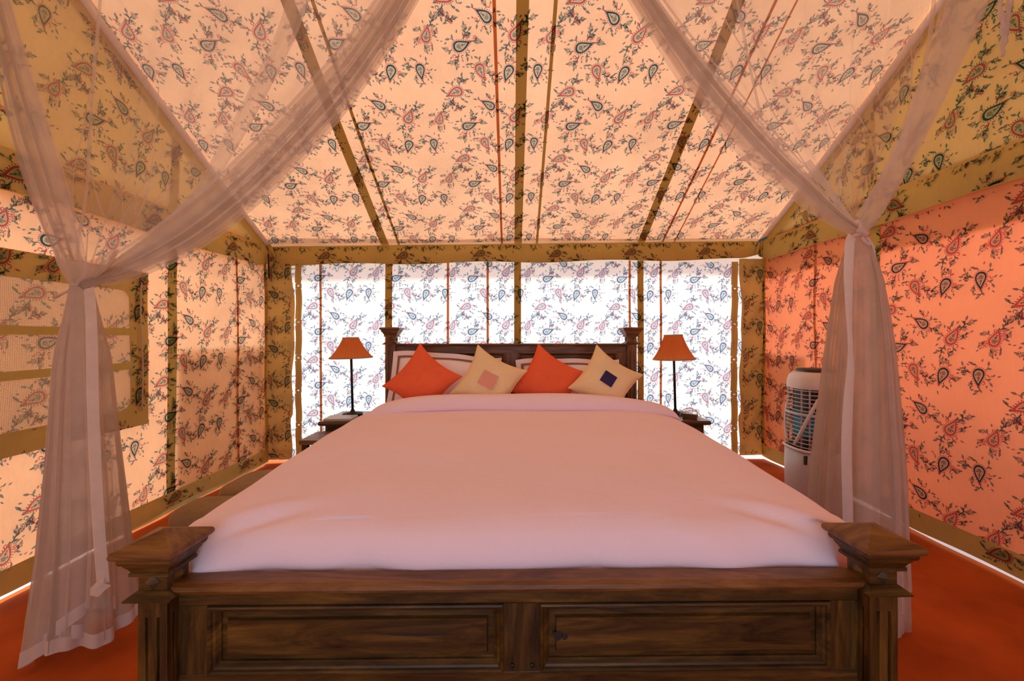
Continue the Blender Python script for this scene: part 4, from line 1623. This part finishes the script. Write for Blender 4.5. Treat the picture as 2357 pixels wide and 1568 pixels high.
# wide veil behind, from the left band round to the right one
vm1 = [P(250, -60, 1.95), P(240, 100, 1.97), P(225, 260, 1.97), P(215, 400, 1.95), P(205, 510, 1.85), P(198, 600, 1.74), P(193, 655, KD + 0.03)]
vm2 = [P(560, -60, 2.02), P(520, 100, 2.05), P(460, 240, 2.04), P(390, 370, 2.0), P(310, 480, 1.88), P(240, 580, 1.76), P(197, 655, KD + 0.03)]
c_ll = [p + Vector((0, 0.05, 0)) for p in ll]
u_l = spline([p + Vector((0, 0.05, 0)) for p in mid], 7)
cloth_part(loft([c_ll, vm1, vm2, [Vector(q) for q in u_l]], 60, 90, 0.02, 7), 'veil', M['net_veil'], nl)
for pts, wd in (([P(232, -30, 1.9), P(222, 80, 1.9), P(212, 200, 1.88), P(205, 320, 1.84), P(196, 450, 1.78), P(176, 580, 1.70), P(188, 650, KD)], 0.016),
                ([P(212, 180, 1.88), P(190, 300, 1.84), P(168, 420, 1.8), P(175, 560, 1.7)], 0.006),
                ([P(365, 200, 2.0), P(358, 300, 1.97), P(350, 380, 1.94), P(330, 470, 1.9)], 0.006),
                ([P(205, 390, 1.86), P(228, 470, 1.84), P(250, 520, 1.82)], 0.005),
                ([P(280, 440, 1.9), P(283, 490, 1.9), P(284, 535, 1.88)], 0.004),
                ([P(310, 420, 1.92), P(312, 480, 1.92), P(313, 520, 1.9)], 0.004),
                ([P(345, 430, 1.92), P(330, 470, 1.9), P(318, 495, 1.9)], 0.005)):
    cloth_part(ribbon(pts, wd), 'fold', M['thread'], nl)

zk = P(190, 660, KD).z
xk = P(190, 660, KD).x


def lerp_list(ts, vs):
    return lambda t: float(np.interp(t, ts, vs))


fall = zk - 0.02
rl = lerp_list([0, 0.05, 0.2, 0.45, 0.75, 1.0], [0.032, 0.045, 0.085, 0.108, 0.140, 0.172])
xl_ = lerp_list([0, 0.3, 0.7, 1.0], [xk, xk + 0.008, xk + 0.018, xk + 0.012])
# outer layer, with a hem that runs lower at the left front
ze1 = lambda a: 0.045 + 0.05 * math.cos(a) + 0.025 * math.sin(3 * a)
r1 = tail_rows(lambda t: (xl_(t), KD, zk - (fall - 0.0) * t), rl, 8, 0.11, 0.4, n_a=180, zend=ze1)
r1 = [[(x, y, max(z, 0.012)) for x, y, z in row] for row in r1]
tl = cloth_part(r1, 'tail', M['net_tail'], nl, closed=True)
hem1 = [[(x * 1.0 + (x - xk) * 0.01, y + (y - KD) * 0.01, z + 0.002) for x, y, z in row] for row in r1[-3:]]
cloth_part(hem1, 'hem', M['net_hem'], nl, closed=True)
# inner, shorter layers with their own hems
for (t1, kx, ph, nf, a0, a1, lbl) in ((0.90, 0.90, 1.7, 5, 3.3, 6.1, 'a'), (0.955, 0.86, 3.0, 6, 2.6, 5.5, 'b')):
    rr = tail_rows(lambda t: (xl_(t * t1), KD - 0.012, zk - fall * t1 * t), lambda t: rl(t * t1) * kx, nf, 0.10, ph, a0=a0, a1=a1, n_a=70,
                   zend=lambda a: 0.05 * math.sin(2.2 * a + ph))
    rr = [[(x, y, max(z, 0.02)) for x, y, z in row] for row in rr]
    cloth_part(rr, 'tail', M['net_band'], nl)
    cloth_part([[(x, y - 0.003, z) for x, y, z in row] for row in rr[-3:]], 'hem', M['net_hem'], nl)
# blouse of gathered net just above the tie
bl = tail_rows(lambda t: (xk + 0.030 * t, KD - 0.01, zk + 0.115 * t), lerp_list([0, 0.3, 0.7, 1.0], [0.032, 0.052, 0.082, 0.100]), 7, 0.10, 0.7, n_v=20, squash=0.6,
               zend=lambda a: 0.03 * math.sin(2 * a + 1))
cloth_part(bl, 'gather', M['net_band'], nl, closed=True)
def tail_folds(xf, rf, yk, z0, z1, angles, par, tmax=0.97):
    for i, a in enumerate(angles):
        pts = []
        for t in np.linspace(0.0, tmax - 0.05 * (i % 3), 12):
            aa = a + 0.05 * math.sin(5 * t + i)
            k_ = 1.07 + 0.03 * math.sin(4 * t + 2 * i)
            pts.append((xf(t) + rf(t) * k_ * math.cos(aa), yk + rf(t) * 0.80 * k_ * math.sin(aa), z0 - (z0 - z1) * t))
        wd = (0.010, 0.016, 0.007, 0.022)[i % 4]
        cloth_part(ribbon(pts, lambda t, wd=wd: wd * (0.35 + 0.65 * t), 40), 'fold', M['net_core' if i % 3 == 0 else 'net_band'], par)


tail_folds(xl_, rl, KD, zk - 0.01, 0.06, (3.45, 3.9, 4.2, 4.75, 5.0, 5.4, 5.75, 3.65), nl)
# trim band running down the tail
cloth_part(ribbon([P(200, 666, KD - 0.035), P(203, 700, KD - 0.06), P(206, 780, KD - 0.10), P(208, 900, KD - 0.12), P(213, 1050, KD - 0.15), P(222, 1220, KD - 0.17), P(232, 1345, KD - 0.18)], 0.045, 44), 'trim_band', M['net_hem'], nl)
cloth_part(ribbon([P(212, 1368, KD - 0.185), P(228, 1352, KD - 0.19), P(243, 1340, KD - 0.185)], 0.040, 10), 'trim_end', M['net_hem'], nl)
tr_ = torus((xk, KD, zk + 0.005), 0.034, 0.007, 'Y', 20, 6)
tr_.v = [(x, KD + (z - zk - 0.005) * 0.8, zk + 0.005 + (y - KD) * 1.0) for x, y, z in tr_.v]
t_ = tr_.build('tie', M['net_trim'], smooth=True)
keep_world(t_, nl)
t_ = MB().tube([P(172, 662, KD - 0.03), P(150, 673, KD - 0.02), P(125, 685, KD)], 0.005, 6, rs=[0.004, 0.005, 0.007]).build('tie_end', M['net_trim'], smooth=True)
keep_world(t_, nl)

# --- right net
KR = 1.78
nr = empty('mosquito_net', (P(1980, 540, KR).x, KR, 0))
tag(nr, 'sheer cream mosquito net knotted with a bow, hanging beside the air cooler', 'mosquito net')
la = [P(1408, -60, 2.0), P(1500, 90, 1.98), P(1600, 240, 1.94), P(1705, 360, 1.9), P(1800, 440, 1.86), P(1890, 505, 1.82), P(1955, 540, KR)]
lb = [P(1475, -60, 2.0), P(1570, 70, 1.98), P(1680, 200, 1.94), P(1785, 320, 1.9), P(1865, 410, 1.86), P(1930, 485, 1.82), P(1978, 533, KR)]
lm = [a * 0.62 + b * 0.38 + Vector((0, -0.035, 0)) for a, b in zip(la, lb)]
for j, ph in enumerate((0.0, 2.2)):
    sh = Vector((0, 0.018 * j, 0))
    e3 = [[p + sh for p in e] for e in (la, lm, lb)]
    if j == 2:
        e3 = [e3[1], [a * 0.5 + b * 0.5 for a, b in zip(e3[1], e3[2])], e3[2]]
    if j == 1:
        e3 = [[a * 0.6 + b * 0.4 for a, b in zip(e3[0], e3[1])], e3[1], e3[2]]
    cloth_part(loft(e3, 60, 40, 0.015, 1.4 + 0.6 * j, ph), 'swag', M['net_band'], nr)
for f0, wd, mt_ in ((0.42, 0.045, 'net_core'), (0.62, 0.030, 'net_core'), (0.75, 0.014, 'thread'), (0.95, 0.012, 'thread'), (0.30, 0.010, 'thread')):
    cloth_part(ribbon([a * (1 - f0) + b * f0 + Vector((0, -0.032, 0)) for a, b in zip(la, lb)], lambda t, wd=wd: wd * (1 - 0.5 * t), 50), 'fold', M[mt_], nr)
ra_ = [P(2190, -60, 1.66), P(2160, 80, 1.67), P(2120, 200, 1.69), P(2070, 320, 1.71), P(2020, 430, 1.75), P(1985, 500, KR), P(1975, 530, KR)]
rb_ = [P(2305, -60, 1.66), P(2245, 80, 1.67), P(2180, 220, 1.69), P(2120, 340, 1.71), P(2065, 440, 1.75), P(2020, 510, KR), P(1992, 536, KR)]
for j in range(2):
    sh = Vector((0, 0.016 * j, 0))
    cloth_part(loft([[p + sh for p in ra_], [p + sh for p in rb_]], 50, 30, 0.007, 1.0 + 0.5 * j, 0.8 * j), 'swag', M['net_band'], nr)
w1 = [P(1650, -60, 2.2), P(1700, 100, 2.15), P(1770, 230, 2.08), P(1840, 340, 2.0), P(1900, 430, 1.92), P(1945, 495, 1.85), P(1972, 533, KR + 0.03)]
w2 = [P(1950, -60, 2.1), P(1950, 100, 2.08), P(1950, 230, 2.02), P(1955, 340, 1.97), P(1960, 430, 1.9), P(1968, 495, 1.84), P(1976, 533, KR + 0.03)]
cloth_part(loft([[p + Vector((0, 0.06, 0)) for p in lm], w1, w2, [p + Vector((0, 0.05, 0)) for p in ra_]], 60, 90, 0.02, 7, 1.0), 'veil', M['net_veil'], nr)
for pts, wd in (([P(1690, -30, 2.0), P(1715, 90, 2.0), P(1730, 170, 2.0), P(1755, 280, 1.97)], 0.014),
                ([P(1665, 40, 2.0), P(1720, 130, 2.0), P(1770, 240, 1.97), P(1830, 340, 1.94), P(1900, 450, 1.88)], 0.007),
                ([P(1860, 370, 1.93), P(1900, 420, 1.9), P(1940, 480, 1.84), P(1968, 520, KR)], 0.035),
                ([P(2155, -30, 1.78), P(2140, 100, 1.78), P(2110, 230, 1.78), P(2075, 340, 1.78), P(2020, 430, 1.78), P(1975, 500, 1.78)], 0.022),
                ([P(2090, 60, 1.85), P(2100, 160, 1.85), P(2085, 280, 1.84), P(2050, 380, 1.82)], 0.007),
                ([P(2010, 180, 1.9), P(2040, 270, 1.88), P(2070, 330, 1.85)], 0.005),
                ([P(1960, 240, 1.92), P(2000, 310, 1.9), P(2015, 390, 1.86), P(2000, 450, 1.82)], 0.006),
                ([P(1885, 225, 1.95), P(1920, 310, 1.93), P(1950, 355, 1.9)], 0.005),
                ([P(1945, 320, 1.9), P(1940, 380, 1.88), P(1930, 430, 1.87), P(1938, 480, 1.84)], 0.006)):
    cloth_part(ribbon(pts, wd), 'fold', M['thread'], nr)
zr_, xr_ = P(1980, 545, KR).z, P(1976, 545, KR).x
fallr = zr_ - 0.02
rr_ = lerp_list([0, 0.04, 0.12, 0.3, 0.6, 1.0], [0.030, 0.055, 0.088, 0.122, 0.158, 0.185])
xc_ = lerp_list([0, 0.3, 1.0], [xr_, xr_ + 0.0, xr_ - 0.02])
r2 = tail_rows(lambda t: (xc_(t), KR, zr_ - fallr * t), rr_, 9, 0.115, 1.1, n_a=180)
cloth_part(r2, 'tail', M['net_tail'], nr, closed=True)
r3 = tail_rows(lambda t: (xc_(t), KR - 0.01, zr_ - fallr * t), lambda t: rr_(t) * 0.9, 7, 0.10, 2.6, a0=3.0, a1=6.4, n_a=80)
cloth_part(r3, 'tail', M['net_band'], nr)
cloth_part([[(x, y, z) for x, y, z in row] for row in r2[-2:]], 'hem', M['net_hem'], nr, closed=True)
tail_folds(xc_, rr_, KR, zr_ - 0.01, 0.03, (3.3, 3.65, 4.05, 4.9, 5.15, 5.45, 5.7, 5.95), nr, 1.0)
cloth_part(ribbon([P(1964, 543, KR - 0.04), P(1959, 565, KR - 0.062), P(1956, 640, KR - 0.09), P(1957, 740, KR - 0.12), P(1960, 840, KR - 0.13), P(1955, 940, KR - 0.14), P(1952, 1040, KR - 0.15), P(1955, 1180, KR - 0.16), P(1955, 1300, KR - 0.16)],
                  lambda t: 0.042 - 0.022 * math.exp(-((t - 0.42) / 0.12) ** 2), 50), 'trim_band', M['net_trim'], nr)
t_ = MB()
t_.tube([P(1952, 548, KR - 0.035), P(1965, 543, KR - 0.045), P(1978, 538, KR - 0.05), P(1990, 536, KR - 0.045), P(2000, 540, KR - 0.02)], 0.008, 8)
t_.tube([P(1972, 533, KR - 0.05), P(1985, 530, KR - 0.06), P(1993, 538, KR - 0.06), P(1990, 545, KR - 0.05)], 0.011, 8)
t_.build('tie', M['net_trim'], smooth=True)
keep_world(bpy.context.scene.objects[t_ and COL.objects[-1].name], nr)
for pts, wd in (([P(1979, 530, KR - 0.05), P(1982, 515, KR - 0.06), P(1976, 509, KR - 0.065), P(1968, 513, KR - 0.06)], 0.014),
                ([P(1990, 542, KR - 0.05), P(2003, 553, KR - 0.05), P(2012, 570, KR - 0.05), P(2014, 600, KR - 0.04), P(2011, 622, KR - 0.04)], 0.011),
                ([P(1985, 545, KR - 0.055), P(1994, 556, KR - 0.055), P(2004, 563, KR - 0.05)], 0.014)):
    cloth_part(ribbon(pts, wd, 16), 'bow', M['net_trim'], nr)

# the rails the nets hang from, slung from the roof above the frame of the picture
for netobj, tops in ((nl, [low[0], upp[0], P(700, -60, 1.98), vm2[0], vm1[0], lr[0], ll[0]]), (nr, [la[0], lb[0], w1[0], w2[0], ra_[0], rb_[0]])):
    o = MB().tube([tuple(p) for p in tops], 0.011, 8).build('hanging_rail', M['iron'], smooth=True)
    keep_world(o, netobj)
    for p in (tops[0], tops[len(tops) // 2], tops[-1]):
        zt_ = min(float(zroof(p.x, p.y)), 3.9) - 0.03
        o = MB().tube([tuple(p), (p.x, p.y, zt_)], 0.003, 5).build('hanging_cord', M['rope'])
        keep_world(o, netobj)

# loose tie hanging from the roof at the far right
tie = empty('cloth_tie', (P(2310, 40, 1.9).x, 1.9, P(2310, 40, 1.9).z))
tag(tie, 'twisted cream cloth tie hanging from the roof at the upper right', 'cloth tie')
for k, (pts, rs) in enumerate((
        ([P(2304, -30, 1.9), P(2303, 25, 1.9), P(2309, 55, 1.9), P(2312, 85, 1.9), P(2308, 110, 1.9), P(2309, 130, 1.9)], [0.010, 0.011, 0.014, 0.018, 0.010, 0.007]),
        ([P(2326, -30, 1.9), P(2322, 20, 1.9), P(2317, 55, 1.9), P(2314, 85, 1.9)], [0.014, 0.014, 0.012, 0.012]))):
    c = spline(pts, 18)
    rs_ = np.interp(np.linspace(0, 1, 18), np.linspace(0, 1, len(rs)), rs)
    o = MB().tube([tuple(p) for p in c], 0.01, 7, rs=[float(r) * (0.8 + 0.3 * math.sin(i * 1.7)) for i, r in enumerate(rs_)]).build('strand', M['net_trim'], smooth=True)
    keep_world(o, tie)
